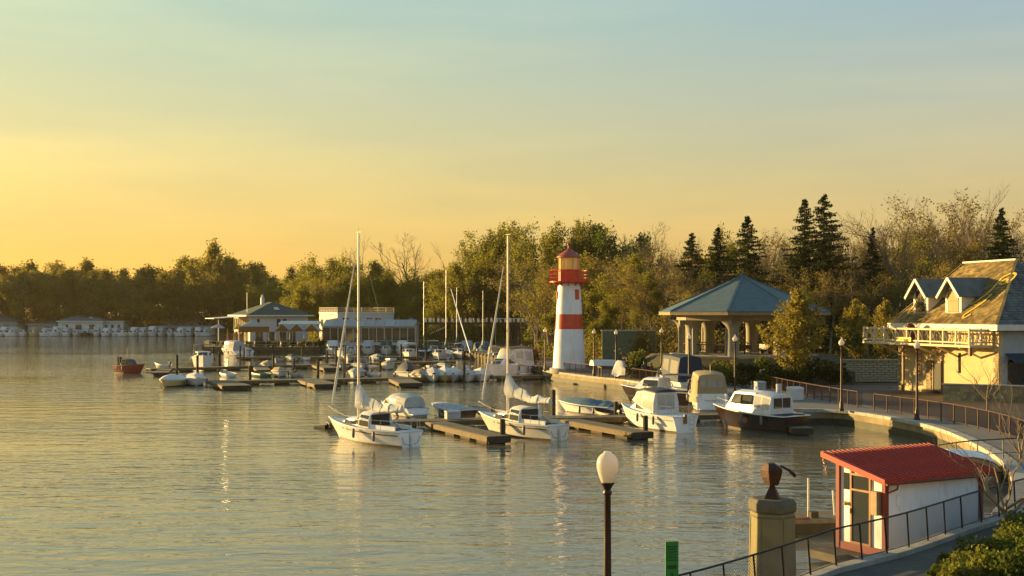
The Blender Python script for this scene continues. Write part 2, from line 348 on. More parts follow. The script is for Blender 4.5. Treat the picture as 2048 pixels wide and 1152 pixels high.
def gen_tree(seed, H, style):
    """returns (wood MB, tip points). H metres tall, base at the origin"""
    r = random.Random(seed); mb = MB(); tips = []
    S = dict(leafy=dict(n=(13, 8, 6), ang=(58, 48, 48), ratio=(.62, .5, .5), tmin=.18, up=.08, wob=.16, tr=.02),
             bare=dict(n=(11, 8, 8), ang=(46, 40, 42), ratio=(.66, .5, .48), tmin=.28, up=.12, wob=.15, tr=.02),
             vase=dict(n=(11, 7, 6), ang=(36, 32, 34), ratio=(.72, .5, .46), tmin=.15, up=.16, wob=.10, tr=.022),
             tall=dict(n=(15, 6, 5), ang=(48, 42, 42), ratio=(.36, .5, .5), tmin=.3, up=.12, wob=.08, tr=.013),
             lean=dict(n=(9, 7, 6), ang=(38, 36, 38), ratio=(.5, .5, .5), tmin=.35, up=.05, wob=.12, tr=.016))[style]
    def branch(p, d, L, rad, lev):
        n = (7, 5, 4, 3)[lev]; pts = [p]; rs = [rad]; dd = d; wob = S['wob']*(1, 1.1, 1.3, 1.5)[lev]
        for i in range(n):
            dd = (dd+V((r.gauss(0, wob), r.gauss(0, wob), r.gauss(0, wob)+S['up']*(0 if lev == 0 else 1)))).normalized()
            p = p+dd*(L/n); pts.append(p); rs.append(rad*(1-.78*(i+1)/n))
        mb.tube(pts, rs, (7, 5, 3, 3)[lev], cap=False)
        if lev == 3:
            tips.extend(pts[1:]); return
        if lev == 2: tips.extend(pts[2:])
        for k in range(S['n'][lev]):
            t = S['tmin']+(1-S['tmin'])*((k+r.random())/S['n'][lev]) if lev == 0 else .25+.75*r.random()
            i = min(int(t*n), n-1); q = pts[i].lerp(pts[i+1], t*n-i); ax = (pts[i+1]-pts[i]).normalized()
            c = rot_dir(ax, R(S['ang'][lev]*r.uniform(.65, 1.3)), r.uniform(0, 2*PI))
            Lc = L*S['ratio'][lev]*r.uniform(.7, 1.2)*(1.15-.6*t if lev == 0 else 1.1-.5*t)
            branch(q, c, Lc, max(rs[i]*.5, .016), lev+1)
    d0 = V((r.gauss(0, .03), r.gauss(0, .03), 1)) if style != 'lean' else V((-.42, 0, 1))
    branch(V((0, 0, -.3)), d0.normalized(), H*(.82 if style != 'lean' else .95), H*S['tr'], 0)
    zs = max(v[2] for v in mb.vs); k = H/zs
    mb.vs = [(x*k, y*k, z*k) for x, y, z in mb.vs]; tips = [p*k for p in tips]
    return mb, tips
def proto_tree(name, seed, H, style, leafm, dens, lsize, spread, wood=BARK):
    mb, tips = gen_tree(seed, H, style); r = random.Random(seed+99)
    root = thing(name, '', 'tree'); mb.build('trunk', wood, root)
    if dens:
        pts = []
        for t in tips:
            k = int(dens) + (1 if r.random() < dens % 1 else 0)
            for _ in range(k): pts.append((t.x+r.gauss(0, spread), t.y+r.gauss(0, spread), t.z+r.gauss(0, spread)))
        o = bpy.data.objects.new('crown', leaf_mesh('crown', pts, lsize, leafm, r)); COL.objects.link(o); o.parent = root
    root['H'] = H
    return root
def proto_spruce(name, seed, H, wide=.2):
    r = random.Random(seed); root = thing(name, '', 'tree'); mb = MB(); mb.tube([(0, 0, -.3), (0, 0, H*.5), (0, 0, H)], [H*.014, H*.009, .02], 6).build('trunk', BARK, root)
    nd = []; tw = MB()
    for b_ in range(330):
        z = H*(.05+.94*(b_+r.random())/330); f = 1-z/H; L = (H*wide*(f**.9)*(.35+.75*r.random()**.6))+.1; a = r.uniform(0, 2*PI); dr = r.uniform(.15, .55); c, s_ = math.cos(a), math.sin(a); steps = max(3, int(L/.2))
        tw.tube([(0, 0, z), (c*L*.6, s_*L*.6, z-dr*L*.35), (c*L, s_*L, z-dr*L*.35+.08*L)], [.03, .02, .008], 3, cap=False)
        for i in range(1, steps+1):
            t = i/steps; x, y = c*L*t, s_*L*t; zz = z-dr*L*.5*t+.14*L*t*t
            for _ in range(5):
                wv = (1-t*.7)*L*.2+.05; e = r.uniform(-wv, wv); nd.append((x-s_*e, y+c*e, zz-abs(e)*.4+r.gauss(0, .05)))
    tag(tw.build('branches', BARK, root), kind='stuff')
    o = bpy.data.objects.new('crown', leaf_mesh('crown', nd, .36, NEEDLE, r, up=0, aspect=.35)); COL.objects.link(o); o.parent = root; root['H'] = H
    return root
def proto_cone(name, seed, H, wide, m, n=5200, ls=.2):
    r = random.Random(seed); root = thing(name, '', 'tree'); mb = MB(); pts = []; mb.tube([(0, 0, -.3), (.03, 0, H*.5), (0, .02, H*.95)], [.09, .06, .01], 6)
    for k in range(90):
        z = H*(.2+.75*r.random()); a = r.uniform(0, 2*PI); q = z/H; prof = min(1, (q-.12)/.22)*(1-q)**.75*1.55
        L = wide*prof*r.uniform(.6, 1.12); e = (math.cos(a)*L, math.sin(a)*L, z+L*.55); m1 = (math.cos(a)*L*.5, math.sin(a)*L*.5, z+L*.2)
        mb.tube([(0, 0, z), m1, e], [.025, .015, .005], 3, cap=False)
        for _ in range(n//90):
            t = r.random()**.7; pts.append((e[0]*t+r.gauss(0, .13), e[1]*t+r.gauss(0, .13), z+(e[2]-z)*t*t+r.gauss(0, .15)))
    mb.build('trunk', BARK, root); o = bpy.data.objects.new('crown', leaf_mesh('crown', pts, ls, m, r)); COL.objects.link(o); o.parent = root; root['H'] = H
    return root
PROTO = {}
def pr(k):
    if k not in PROTO:
        PROTO[k] = dict(
            leafy=lambda: proto_tree('leafing_tree', 11, 18, 'leafy', LEAFO, 5.5, .34, .42),
            leafy2=lambda: proto_tree('leafing_tree', 23, 18, 'leafy', LEAFO, 4.2, .34, .45),
            bud=lambda: proto_tree('budding_tree', 31, 18, 'bare', LEAFB, 1.15, .24, .28, BARKP),
            bud2=lambda: proto_tree('budding_tree', 37, 18, 'tall', LEAFB, 2.1, .26, .36, BARKP),
            bud3=lambda: proto_tree('budding_tree', 41, 18, 'vase', LEAFO, 1.1, .24, .28, BARK),
            bare=lambda: proto_tree('bare_tree', 43, 18, 'bare', None, 0, 0, 0, BARK),
            bare2=lambda: proto_tree('bare_tree', 47, 18, 'vase', None, 0, 0, 0, BARKP),
            lean=lambda: proto_tree('leaning_tree', 53, 18, 'lean', None, 0, 0, 0, BARK),
            poplar=lambda: proto_tree('poplar_tree', 59, 20, 'vase', LEAFO, 4.5, .3, .34, BARK),
            green=lambda: proto_tree('green_tree', 61, 18, 'leafy', LEAFG, 6.0, .36, .45),
            far=lambda: proto_tree('far_tree', 67, 20, 'leafy', LEAFD, 4.5, .6, .65),
            far2=lambda: proto_tree('far_tree', 71, 20, 'vase', LEAFD, 4.5, .5, .55),
            farb=lambda: proto_tree('far_bare_tree', 73, 20, 'bare', LEAFB, .3, .45, .35),
            spruce=lambda: proto_spruce('spruce_tree', 5, 20, .33),
            spruce3=lambda: proto_spruce('spruce_tree', 14, 20, .3),
            spruce2=lambda: proto_spruce('spruce_tree', 9, 20, .28),
            larch=lambda: proto_cone('conical_tree', 3, 6.5, 2.3, LARCH, 9500, .17))[k]()
        PROTO[k]['used'] = 0
    return PROTO[k]
TR = random.Random(77)
def plant(k, px, ptop, Y, label, group=None, zb=None, wx=1.0, name=None):
    """tree of kind k at image column px and distance Y; its top reaches photo row ptop"""
    if 840 < px < 1068 and Y < 226: Y = 226+TR.uniform(0, 8)      # keep clear of the pergola
    while float(lake_dist(np.array([(px-CX)/F*Y]), np.array([Y]))[0]) < 7: Y += 2
    x = (px-CX)/F*Y; zb = hz(x, Y) if zb is None else zb; H = CAMZ-(ptop-HY)/F*Y-zb
    p = pr(k); o = p if not p['used'] else copy_tree(p); p['used'] = 1
    if name: o.name = name
    s = H/p['H']; o.location = (x, Y, zb-.05); o.scale = (s*wx, s*wx, s); o.rotation_euler = (0, 0, TR.uniform(0, 2*PI) if k != 'lean' else TR.uniform(-.3, .3))
    o['label'] = label
    if group: o['group'] = group
    return o
def shrub(name, label, loc, rx, ry, h, m, n=900, ls=.16, group=None, cat='bush', stems=True):
    r = random.Random(hash((round(loc[0]*10), round(loc[1]*10))) & 0xffff); root = thing(name, label, cat, loc, 0, group); pts = []; mb = MB()
    lob = [(r.uniform(-.6, .6), r.uniform(-.6, .6), r.uniform(.35, .75), r.uniform(.28, .5)) for _ in range(7)]
    for lx, ly, lz, lr in lob:
        mb.tube([(0, 0, 0), (lx*rx*.5, ly*ry*.5, lz*h*.5), (lx*rx, ly*ry, lz*h)], [.03, .02, .008], 4, cap=False)
        for _ in range(n//7):
            v = V((r.gauss(0, 1), r.gauss(0, 1), r.gauss(0, 1))).normalized()*(r.random()**.4)
            pts.append((lx*rx+v.x*lr*rx, ly*ry+v.y*lr*ry, max(.03, lz*h+v.z*lr*h)))
    mb.build('stems', BARK, root); o = bpy.data.objects.new('leaves', leaf_mesh('leaves', pts, ls, m, r)); COL.objects.link(o); o.parent = root
    return root
KL_ = dict(leafy='full olive leafing tree', leafy2='loose olive leafing tree', bud='brown budding spreading tree', bud2='straight-trunked brown budding tree', bud3='fan-shaped olive budding tree', bare='leafless spreading tree', bare2='leafless fan-shaped tree', far='dark olive broad tree', far2='dark olive upright tree', farb='thin bare-twigged tree')
RL_ = {178: 'rearmost ', 166: 'skyline ', 156: 'tall ', 146: 'middling ', 137: 'low '}
# --- far shore, left
GF = 'trees of the wood on the far shore'
LF = 'dark olive tree in the wood behind the far shore boathouses'
tops = [(-30, 528), (20, 532), (62, 526), (98, 528), (135, 540), (188, 520), (232, 545), (270, 538), (312, 518), (348, 534), (386, 520), (470, 535), (550, 553)]
for i, (a, b) in enumerate(tops): plant(('far', 'far2', 'far')[i % 3], a, b, 392+(i*37 % 11), 'tall '+KL_[('far', 'far2', 'far')[i % 3]]+' of the far shore wood skyline', GF, wx=1.15)
for i in range(15): plant(('far2', 'far', 'farb')[i % 3], -45+i*42+TR.uniform(-10, 10), 548+TR.uniform(-8, 10), 380+TR.uniform(-6, 5), 'middling '+KL_[('far2', 'far', 'farb')[i % 3]]+' in the far shore wood', GF, wx=1.2)
for i in range(14): plant(('far', 'far2')[i % 2], -45+i*44+TR.uniform(-12, 12), 585+TR.uniform(-14, 12), 374+TR.uniform(-2, 3), 'low dark tree at the water side edge of the far shore wood', 'low trees edging the far shore wood', wx=1.5)
for a, b in ((85, 524), (245, 534), (365, 519), (420, 512)): plant('farb', a, b, 400, 'thin bare-twigged tree showing over the far shore wood', 'bare trees over the far shore wood')
plant('far', 444, 489, 372, 'tall round-crowned tree standing highest over the far shore wood', wx=.8)
plant('far2', 510, 527, 368, 'small upright tree beside the gap in the wood left of the restaurant', wx=.9)
# --- behind the restaurant
GR = 'trees behind the restaurant'; LR = 'olive leafing tree behind the waterfront restaurant'
for i, (a, b, k, Y) in enumerate([(585, 535, 'leafy', 246), (620, 511, 'leafy2', 250), (662, 517, 'leafy', 246), (700, 512, 'leafy2', 243), (745, 522, 'leafy', 240), (560, 560, 'leafy2', 250), (640, 545, 'bud3', 236), (690, 548, 'leafy', 234), (735, 540, 'leafy2', 232),
    (590, 570, 'leafy', 238), (780, 540, 'leafy', 230), (840, 532, 'leafy2', 228), (880, 540, 'leafy', 222), (815, 560, 'bud', 222), (870, 575, 'leafy2', 216), (610, 590, 'leafy2', 232), (660, 595, 'leafy', 230), (720, 592, 'leafy2', 226), (770, 590, 'leafy', 224), (825, 596, 'leafy', 216), (550, 585, 'far', 356), (500, 585, 'far', 374)]):
    plant(k, a, b, Y+(30 if Y < 300 else 0), KL_[k]+' behind the waterfront restaurant', GR, wx=1.15)
plant('bare2', 728, 468, 282, 'tall bare tree behind the flat roofed white building', wx=.9)
plant('bare', 822, 457, 266, 'spreading bare tree with wide open crown beside the poplar clump', wx=1.25)
plant('bare2', 905, 478, 250, 'bare vase-shaped tree between the open bare tree and the poplars')
# --- behind the lighthouse
GP = 'poplar clump behind the lighthouse'
for i, (a, b, Y) in enumerate([(945, 462, 196), (985, 443, 194), (1035, 446, 198), (1075, 442, 194), (1115, 444, 197), (1142, 452, 192)]): plant('poplar', a, b, Y, 'tall upright yellow-green tree in the clump behind the lighthouse', GP)
plant('green', 1196, 455, 196, 'dense dark green round-topped tree rising right of the lighthouse', wx=.85)
plant('green', 1275, 468, 186, 'dark green tree between the round-topped tree and the bare tree', wx=.7)
GL = 'woodland trees behind the lighthouse'; LL = 'brown budding tree in the wood behind the lighthouse'
for i, (a, b, k, Y) in enumerate([(930, 520, 'bud', 186), (975, 505, 'leafy2', 184), (1020, 500, 'bud3', 182), (1060, 508, 'leafy2', 180), (1105, 505, 'bud', 178), (1150, 500, 'bud3', 176), (1200, 505, 'bud2', 172), (1240, 492, 'bud', 170), (1260, 510, 'leafy', 160),
    (920, 580, 'leafy', 178), (970, 570, 'leafy2', 174), (1025, 575, 'leafy', 170), (1075, 570, 'bud', 166), (1185, 565, 'leafy2', 156), (1230, 560, 'bud', 150), (1290, 545, 'leafy', 150), (1120, 580, 'leafy', 160), (1210, 600, 'leafy', 146), (1270, 600, 'bud3', 142), (890, 600, 'leafy2', 182), (1160, 540, 'bud2', 168)]):
    plant(k, a, b, Y, KL_[k]+' in the wood behind the lighthouse', GL, wx=1.1)
for i in range(16): plant(('leafy', 'leafy2', 'bud3', 'bud2')[i % 4], 905+i*26+TR.uniform(-8, 8), 520+TR.uniform(-22, 22), 188+TR.uniform(-5, 6), 'inner '+KL_[('leafy', 'leafy2', 'bud3', 'bud2')[i % 4]]+' filling the wood behind the lighthouse', GL, wx=1.15)
for i in range(14): plant(('leafy2', 'bud2', 'leafy', 'bud')[i % 4], 560+i*26+TR.uniform(-8, 8), 552+TR.uniform(-16, 16), 262+TR.uniform(-6, 6), 'inner '+KL_[('leafy2', 'bud2', 'leafy', 'bud')[i % 4]]+' filling the bank behind the restaurant', GR, wx=1.3)
# --- right-hand wood
plant('bare', 1322, 432, 172, 'bare tree with fine twigs left of the dark conifers', wx=1.05)
plant('spruce2', 1384, 464, 158, 'short dark bushy conifer, first of the row behind the pavilion', wx=1.5)
plant('spruce', 1436, 452, 156, 'dark conifer standing next to a pale leafing tree', wx=1.1)
plant('leafy2', 1462, 455, 166, 'pale yellow-green tree squeezed between two conifers', wx=.6)
plant('spruce3', 1494, 430, 152, 'open-branched conifer with a single point above the pavilion', wx=1.35)
plant('spruce3', 1609, 396, 146, 'slim tall spruce of a touching pair', wx=1.15)
plant('spruce', 1648, 386, 144, 'tallest spruce, right one of a touching pair', wx=1.3)
plant('spruce2', 1746, 452, 142, 'thin dark conifer half hidden in bare trees', wx=.8)
plant('spruce2', 2004, 413, 138, 'dark conifer above the house roof among bare trees', wx=1.1)
plant('lean', 1915, 385, 140, 'bare tree leaning to one side above the house', wx=1.0)
plant('bare2', 1945, 357, 150, 'tall fan-shaped bare tree rising highest behind the house', wx=1.0)
plant('bare2', 1976, 378, 152, 'tall fan-shaped bare tree next to the highest one behind the house', wx=1.0)
GB = 'bare and budding trees of the wood behind the pavilion and house'; LB = 'bare brown budding tree in the wood behind the pavilion and house'
rows = [(178, [(1280+i*34, 470-i*2.2+(i*53 % 23)) for i in range(24)], ('bare2', 'bare', 'bare2', 'bud')),
        (166, [(1290, 478), (1352, 468), (1400, 500), (1530, 470), (1565, 455), (1690, 428), (1722, 440), (1755, 425), (1795, 390), (1830, 400), (1870, 392), (1905, 388), (2030, 440), (2060, 430)], ('bare', 'bare2', 'bud', 'bare2')),
        (156, [(1310, 510), (1355, 505), (1410, 515), (1460, 510), (1520, 505), (1560, 490), (1600, 480), (1680, 470), (1715, 470), (1770, 462), (1815, 440), (1850, 445), (1895, 440), (1940, 450), (1985, 450), (2030, 470)], ('bud', 'bare', 'bud3', 'bare2')),
        (146, [(1320, 545), (1370, 540), (1420, 545), (1480, 540), (1540, 535), (1585, 525), (1630, 515), (1675, 510), (1720, 500), (1765, 495), (1810, 490), (1860, 485), (1910, 490), (2020, 500)], ('bud2', 'bud', 'bare', 'bud3')),
        (137, [(1330, 585), (1400, 580), (1560, 570), (1610, 560), (1660, 548), (1700, 545), (1740, 540), (1790, 530), (1840, 530), (1890, 520)], ('bud2', 'bud2', 'bud', 'bud3'))]
for Y, lst, ks in rows:
    for i, (a, b) in enumerate(lst): plant(ks[i % 4], a+TR.uniform(-8, 8), b+TR.uniform(-6, 6), Y+TR.uniform(-4, 4), RL_[Y]+KL_[ks[i % 4]]+' in the wood behind pavilion and house', GB, wx=1.1)
plant('larch', 1590, 577, 100, 'conical yellow-green tree with thin trunk in front of the pavilion', zb=1.0, wx=1.0)
plant('larch', 1712, 598, 118, 'small feathery green tree left of the balcony', zb=1.5, wx=.75)
plant('larch', 1772, 600, 122, 'small feathery green tree behind the balcony end', zb=1.5, wx=.75)
# understorey: nobody could count these stems
def brush(name, label, x0, x1, y0, y1, n, hmax, m, ls):
    r = random.Random(len(name)*7+n); pts = []; xs = [r.uniform(x0, x1) for _ in range(n)]; ys = [r.uniform(y0, y1) for _ in range(n)]
    hs = height(xs, ys); ds = lake_dist(np.array(xs), np.array(ys)); mb = MB()
    for x, y, h, d in zip(xs, ys, hs, ds):
        if d < 9: continue
        H = hmax*r.uniform(.3, 1); mb.tube([(x, y, h-.1), (x+r.gauss(0, .3), y+r.gauss(0, .3), h+H)], [.035, .008], 3, cap=False)
        for _ in range(26): pts.append((x+r.gauss(0, .7), y+r.gauss(0, .7), h+max(.05, min(H*1.1, r.gauss(.5, .3)*H))))
    o = bpy.data.objects.new(name, leaf_mesh(name, pts, ls, m, r)); COL.objects.link(o); tag(o, label, 'undergrowth', kind='stuff')
    mb.build('stems', BARK, o)
brush('undergrowth', 'brown tangled undergrowth beneath the wood behind lighthouse and house', 0, 75, 128, 176, 1500, 4.0, LEAFB, .3)
brush('scrub', 'olive scrub along the wooded bank behind the restaurant', -58, 4, 238, 285, 1500, 4.5, LEAFO, .4)
brush('thicket', 'dark thicket on the far shore behind the boathouses', -185, -70, 374, 410, 1300, 7.0, LEAFD, .7)
# ---------------------------------------------------------------- promenade, quay, railings
def offset(line, d):
    out = []
    for i, p in enumerate(line):
        t = (line[min(i+1, len(line)-1)]-line[max(i-1, 0)]).normalized(); out.append(p+V((-t.y, t.x, 0))*d)
    return out
def resample(line, step):
    out = [line[0].copy()]; acc = 0
    for a, b in zip(line, line[1:]):
        L = (b-a).length; s = step-acc
        while s <= L: out.append(a.lerp(b, s/L)); s += step
        acc = L-(s-step)
    return out
def at(p, z): return (p.x, p.y, z)
def ribbon(name, line, w, z, m, **kw):
    inn = offset(line, w); mb = MB()
    for a, b, c, d in zip(line, line[1:], inn[1:], inn): mb.quad(at(a, z), at(d, z), at(c, z), at(b, z))
    return tag(mb.build(name, m), **kw)
tag(MB().prism([tuple(p.xy) for p in offset(EDGE, .35)]+[(16.5, 33.5), (19, 36), (22, 40), (25, 47), (26, 54), (27.5, 62), (27, 71), (24.6, 80), (23.5, 92), (22.5, 103), (18, 111), (14, 121), (9, 131)], .6, 1.0).build('promenade', PAVE), kind='structure')
BRICKP = mat('brown_paving', (.09, .058, .034), .7, var=.3, scale=.8, bump=.25, stain=(.09, .06, .035))
pz = MB(); pz.prism([(21.4, 103), (22.0, 92), (23.6, 79), (25.2, 70), (25.4, 60), (24.6, 54), (24.2, 50), (50, 52), (52, 92), (38, 101)], .6, 1.012); tag(pz.build('plaza', BRICKP), kind='structure')
qw = thing('quay_wall', 'weathered tan concrete quay wall curving round the basin below the promenade', 'wall')
QUAY = mat('quay_concrete', (.25, .20, .115), .85, var=.35, scale=.8, bump=.5, stain=(.14, .11, .06))
face, back = MB(), offset(EDGE, .55)
face.loft([[at(a, .44), at(a, .82), at(b, .82), at(b, .44)] for a, b in zip(EDGE, back)]); face.build('wall_face', QUAY, qw)
MB().loft([[at(a, -1.5), at(a, .438), at(b, .438), at(b, -1.5)] for a, b in zip(offset(EDGE, -.03), back)]).build('algae_footing', mat('algae_concrete', (.045, .042, .02), .7, var=.4, scale=1.5, bump=.5), qw)
seg = resample(EDGE, 2.0); o1, o2 = offset(seg, -.08), offset(seg, .5)
for i in range(len(seg)-1):
    g = .006; a, b = o1[i].lerp(o1[i+1], g), o1[i].lerp(o1[i+1], 1-g); c, d = o2[i].lerp(o2[i+1], 1-g), o2[i].lerp(o2[i+1], g)
    z1 = 1.02+rng.uniform(-.006, .006)
    MB().hexa([at(a, .822), at(b, .822), at(c, .822), at(d, .822), at(a, z1), at(b, z1), at(c, z1), at(d, z1)]).build('coping_stone', CONC, qw, bevel=.015)
def railing(label, line, step=1.55, h=1.05, z=1.0, m=BROWNI, bars=.11):
    t = thing('railing', label, 'railing', (0, 0, 0)); pts = resample(line, step)
    for p in pts:
        MB().box(p.x-.03, p.x+.03, p.y-.03, p.y+.03, z-.05, z+h).build('post', m, t)
    MB().tube([at(p, z+h) for p in pts], .032, 6).build('top_rail', m, t)
    MB().tube([at(p, z+.1) for p in pts], .018, 5).build('bottom_rail', m, t)
    b = MB()
    for p in resample(line, bars): b.tube([at(p, z+.1), at(p, z+h)], .011, 3, cap=False)
    tag(b.build('thin_bars', m, t), kind='stuff')
    return t
railing('brown iron railing with thin bars on the quay in front of the lighthouse', offset(EDGE, .45)[2:15])
RL2 = smooth_line([(20.7, 100.5), (21.0, 92), (21.7, 84), (22.6, 77.3)], 8)
railing('brown iron railing beside the wide concrete landing, ending at a lamp post', RL2, 1.5)
RL3 = smooth_line([(22.9, 75.9), (24.3, 70), (24.9, 64.3), (24.6, 58.5), (23.6, 54.6), (22.6, 53.2)], 8)
railing('black-brown iron railing bending round the basin in front of the house', RL3, 1.5)
gr = smooth_line([(16.2, 49.5), (18.2, 51.2), (21.2, 52.6)], 6)
ga = thing('landing', 'small concrete landing with a dark rail beside the upturned dinghy', 'landing'); a, b = gr, offset(gr, -1.6)
MB().loft([[at(p, -.6), at(p, .75), at(q, .75), at(q, -.6)] for p, q in zip(a, b)]).build('slab', CONC, ga)
rp = resample(offset(gr, -1.5), 1.45)
for p in rp: MB().tube([at(p, .7), at(p, 1.85)], .028, 5).build('post', IRON, ga)
MB().tube([at(p, 1.85) for p in offset(gr, -1.5)], .028, 5).build('top_rail', IRON, ga); MB().tube([at(p, 1.25) for p in offset(gr, -1.5)], .016, 5).build('mid_rail', IRON, ga)

# ---------------------------------------------------------------- street lamps
GLOBE = mat('opal_globe', (.82, .76, .66), .25, var=.03, trans=.45, spec=.5)
POST = mat('lamp_post_brown', (.05, .026, .016), .42, .2, var=.2)
def make_lamp(fancy):
    t = thing('street_lamp', '', 'lamp')
    MB().lathe([(.17, 0), (.17, .12), (.13, .16), (.12, .55), (.085, .62), (.075, .75), (.062, 3.2), (.055, 3.9), (.075, 3.93), (.075, 3.97), (.055, 4.0), (.09, 4.07), (.115, 4.1), (.115, 4.13)], 14).build('post', POST, t, smooth=True)
    if fancy: prof = [(.1, 4.12), (.122, 4.17), (.158, 4.27), (.183, 4.38), (.186, 4.45), (.168, 4.53), (.122, 4.59), (.072, 4.622), (.062, 4.65), (.02, 4.66)]
    else: prof = [(.1, 4.12), (.16, 4.2), (.19, 4.29), (.165, 4.38), (.09, 4.47), (.035, 4.55), (.02, 4.62), (.008, 4.66)]
    MB().lathe(prof, 24).build('globe', GLOBE, t, smooth=60)
    MB().lathe([(.04, 4.12), (.04, 4.22), (.065, 4.26), (.065, 4.36), (.02, 4.4)], 12).build('bulb_holder', DECKW, t)
    return t
lampA = make_lamp(True); lampA.location = (1.615, 20.3, .2); lampA['label'] = 'tall lamp post with egg-shaped opal globe standing alone over open water'
lampB = make_lamp(False)
LAMPS = [(1683, 75.5, 'brown lamp post between two railing runs beside the wide landing'), (1834, 69.3, 'brown lamp post inside the railing in front of the house door'), (1470, 86, 'lamp post rising behind the tan canvas-covered boat'),
         (1378, 93, 'lamp post rising behind the navy canvas boat before the pavilion'), (1323, 109, 'lamp post between the pavilion and the white-draped rail'), (1232, 113, 'lamp post before the green terrace wall'),
         (1188, 117, 'lamp post close by the lighthouse on its pavilion side'), (1090, 127, 'lamp post close by the lighthouse on its restaurant side')]
for i, (px, Y, lb) in enumerate(LAMPS):
    o = lampB if i == 0 else copy_tree(lampB); o['label'] = lb; o.location = ((px-CX)/F*Y, Y, max(1.0, hz((px-CX)/F*Y, Y)))

# ---------------------------------------------------------------- lighthouse
LW = mat('lighthouse_white', (.76, .77, .76), .5, var=.07, scale=.8, stain=(.58, .53, .42)); LRD = mat('lighthouse_red', (.56, .045, .012), .4, var=.14, scale=1.2, coat=.2)
LRF = mat('lighthouse_roof', (.34, .06, .035), .5, var=.15)
lh = thing('lighthouse', 'white lighthouse with red band, red gallery and glazed lantern', 'lighthouse', (6.0, 126, 1.0))
def rad(z): return 1.75+(1.16-1.75)*min(1, max(0, z)/9.3)
MB().lathe([(2.05, -.1), (2.05, .35), (1.95, .4), (rad(.4), .41)], 32).build('plinth', CONC, lh, smooth=True)
for z0, z1, m, nm in ((.4, 4.46, LW, 'lower_tower'), (4.46, 6.02, LRD, 'red_band'), (6.02, 9.3, LW, 'upper_tower')):
    MB().lathe([(rad(z0), z0), (rad((z0+z1)/2), (z0+z1)/2), (rad(z1), z1)], 40, cap=False).build(nm, m, lh, smooth=True)
for zz in (2.4, 7.7): MB().lathe([(rad(zz)+.004, zz-.012), (rad(zz)+.006, zz), (rad(zz)+.004, zz+.012)], 40, cap=False).build('weld_seam', LW, lh, smooth=True)
MB().lathe([(1.1, 9.2), (1.3, 9.3), (2.06, 9.34), (2.08, 9.48), (1.0, 9.5)], 32).build('gallery_deck', LRD, lh)
for k in range(10):
    a = 2*PI*k/10+.2; c, s_ = math.cos(a), math.sin(a); MB(Matrix.Rotation(a, 4, 'Z')).add([(1.14, -.05, 8.95), (1.14, .05, 8.95), (1.14, .05, 9.34), (1.14, -.05, 9.34), (1.85, -.05, 9.34), (1.85, .05, 9.34)], [(0, 1, 2, 3), (0, 4, 5, 1), (0, 3, 4), (1, 5, 2), (3, 2, 5, 4)]).build('bracket', LRD, lh)
for k in range(14):
    a = 2*PI*k/14; MB().tube([(2.0*math.cos(a), 2.0*math.sin(a), 9.45), (2.0*math.cos(a), 2.0*math.sin(a), 10.62)], .035, 6).build('gallery_post', LRD, lh)
for zz, rr in ((10.62, .04), (10.2, .02), (9.85, .02)): MB().tube([(2.0*math.cos(2*PI*k/42), 2.0*math.sin(2*PI*k/42), zz) for k in range(43)], rr, 5).build('gallery_rail', LRD, lh)
gb = MB()
for k in range(98): a = 2*PI*k/98; gb.tube([(2.0*math.cos(a), 2.0*math.sin(a), 9.5), (2.0*math.cos(a), 2.0*math.sin(a), 10.6)], .011, 3, cap=False)
tag(gb.build('gallery_bars', LRD, lh), kind='stuff')
MB().lathe([(1.13, 9.48), (1.13, 10.58), (1.19, 10.6), (1.19, 10.68), (1.1, 10.7)], 10).build('lantern_drum', LRD, lh)
LGL = mat('lantern_sunglow_glass', (.95, .86, .42), .08, var=.05, spec=.7, trans=.66)  # golden glow of sun through the lantern put into the pane colour
for k in range(10):
    a0, a1 = 2*PI*k/10, 2*PI*(k+1)/10; q = 1.09; MB().slab([(q*math.cos(a0), q*math.sin(a0), 10.68), (q*math.cos(a1), q*math.sin(a1), 10.68), (q*math.cos(a1), q*math.sin(a1), 11.98), (q*math.cos(a0), q*math.sin(a0), 11.98)], .012).build('lantern_pane', LGL, lh)
    MB().tube([(1.11*math.cos(a0), 1.11*math.sin(a0), 10.66), (1.11*math.cos(a0), 1.11*math.sin(a0), 12.0)], .03, 5).build('mullion', LRD, lh)
MB().lathe([(.3, 10.7), (.34, 11.0), (.42, 11.3), (.34, 11.6), (.2, 11.8)], 16).build('lens', glassmat('lens_glass', (.5, .5, .46), .1, .7), lh, smooth=True)
MB().lathe([(1.2, 11.92), (1.3, 11.96), (1.28, 12.05), (.85, 12.42), (.45, 12.68), (.2, 12.85), (.13, 12.95), (.13, 13.2), (.21, 13.28), (.22, 13.4), (.14, 13.5), (.04, 13.6), (.03, 13.8)], 28).build('lantern_roof', LRF, lh, smooth=35)
def on_tower(a, z): r_ = rad(z); return frame_m((r_*math.sin(a), -r_*math.cos(a), z), (-math.cos(a), -math.sin(a), 0))
for a, z, w, h_ in ((R(38), 7.55, .46, 1.05), (R(-82), 7.6, .4, .8)):
    MB(on_tower(a, z)).box(-w/2, w/2, -.25, .06, 0, h_).build('window_shutter', LRD, lh, bevel=.012)
MB(on_tower(R(165), .4)).box(-.5, .5, -.3, .08, 0, 2.1).build('door', LRD, lh, bevel=.02)

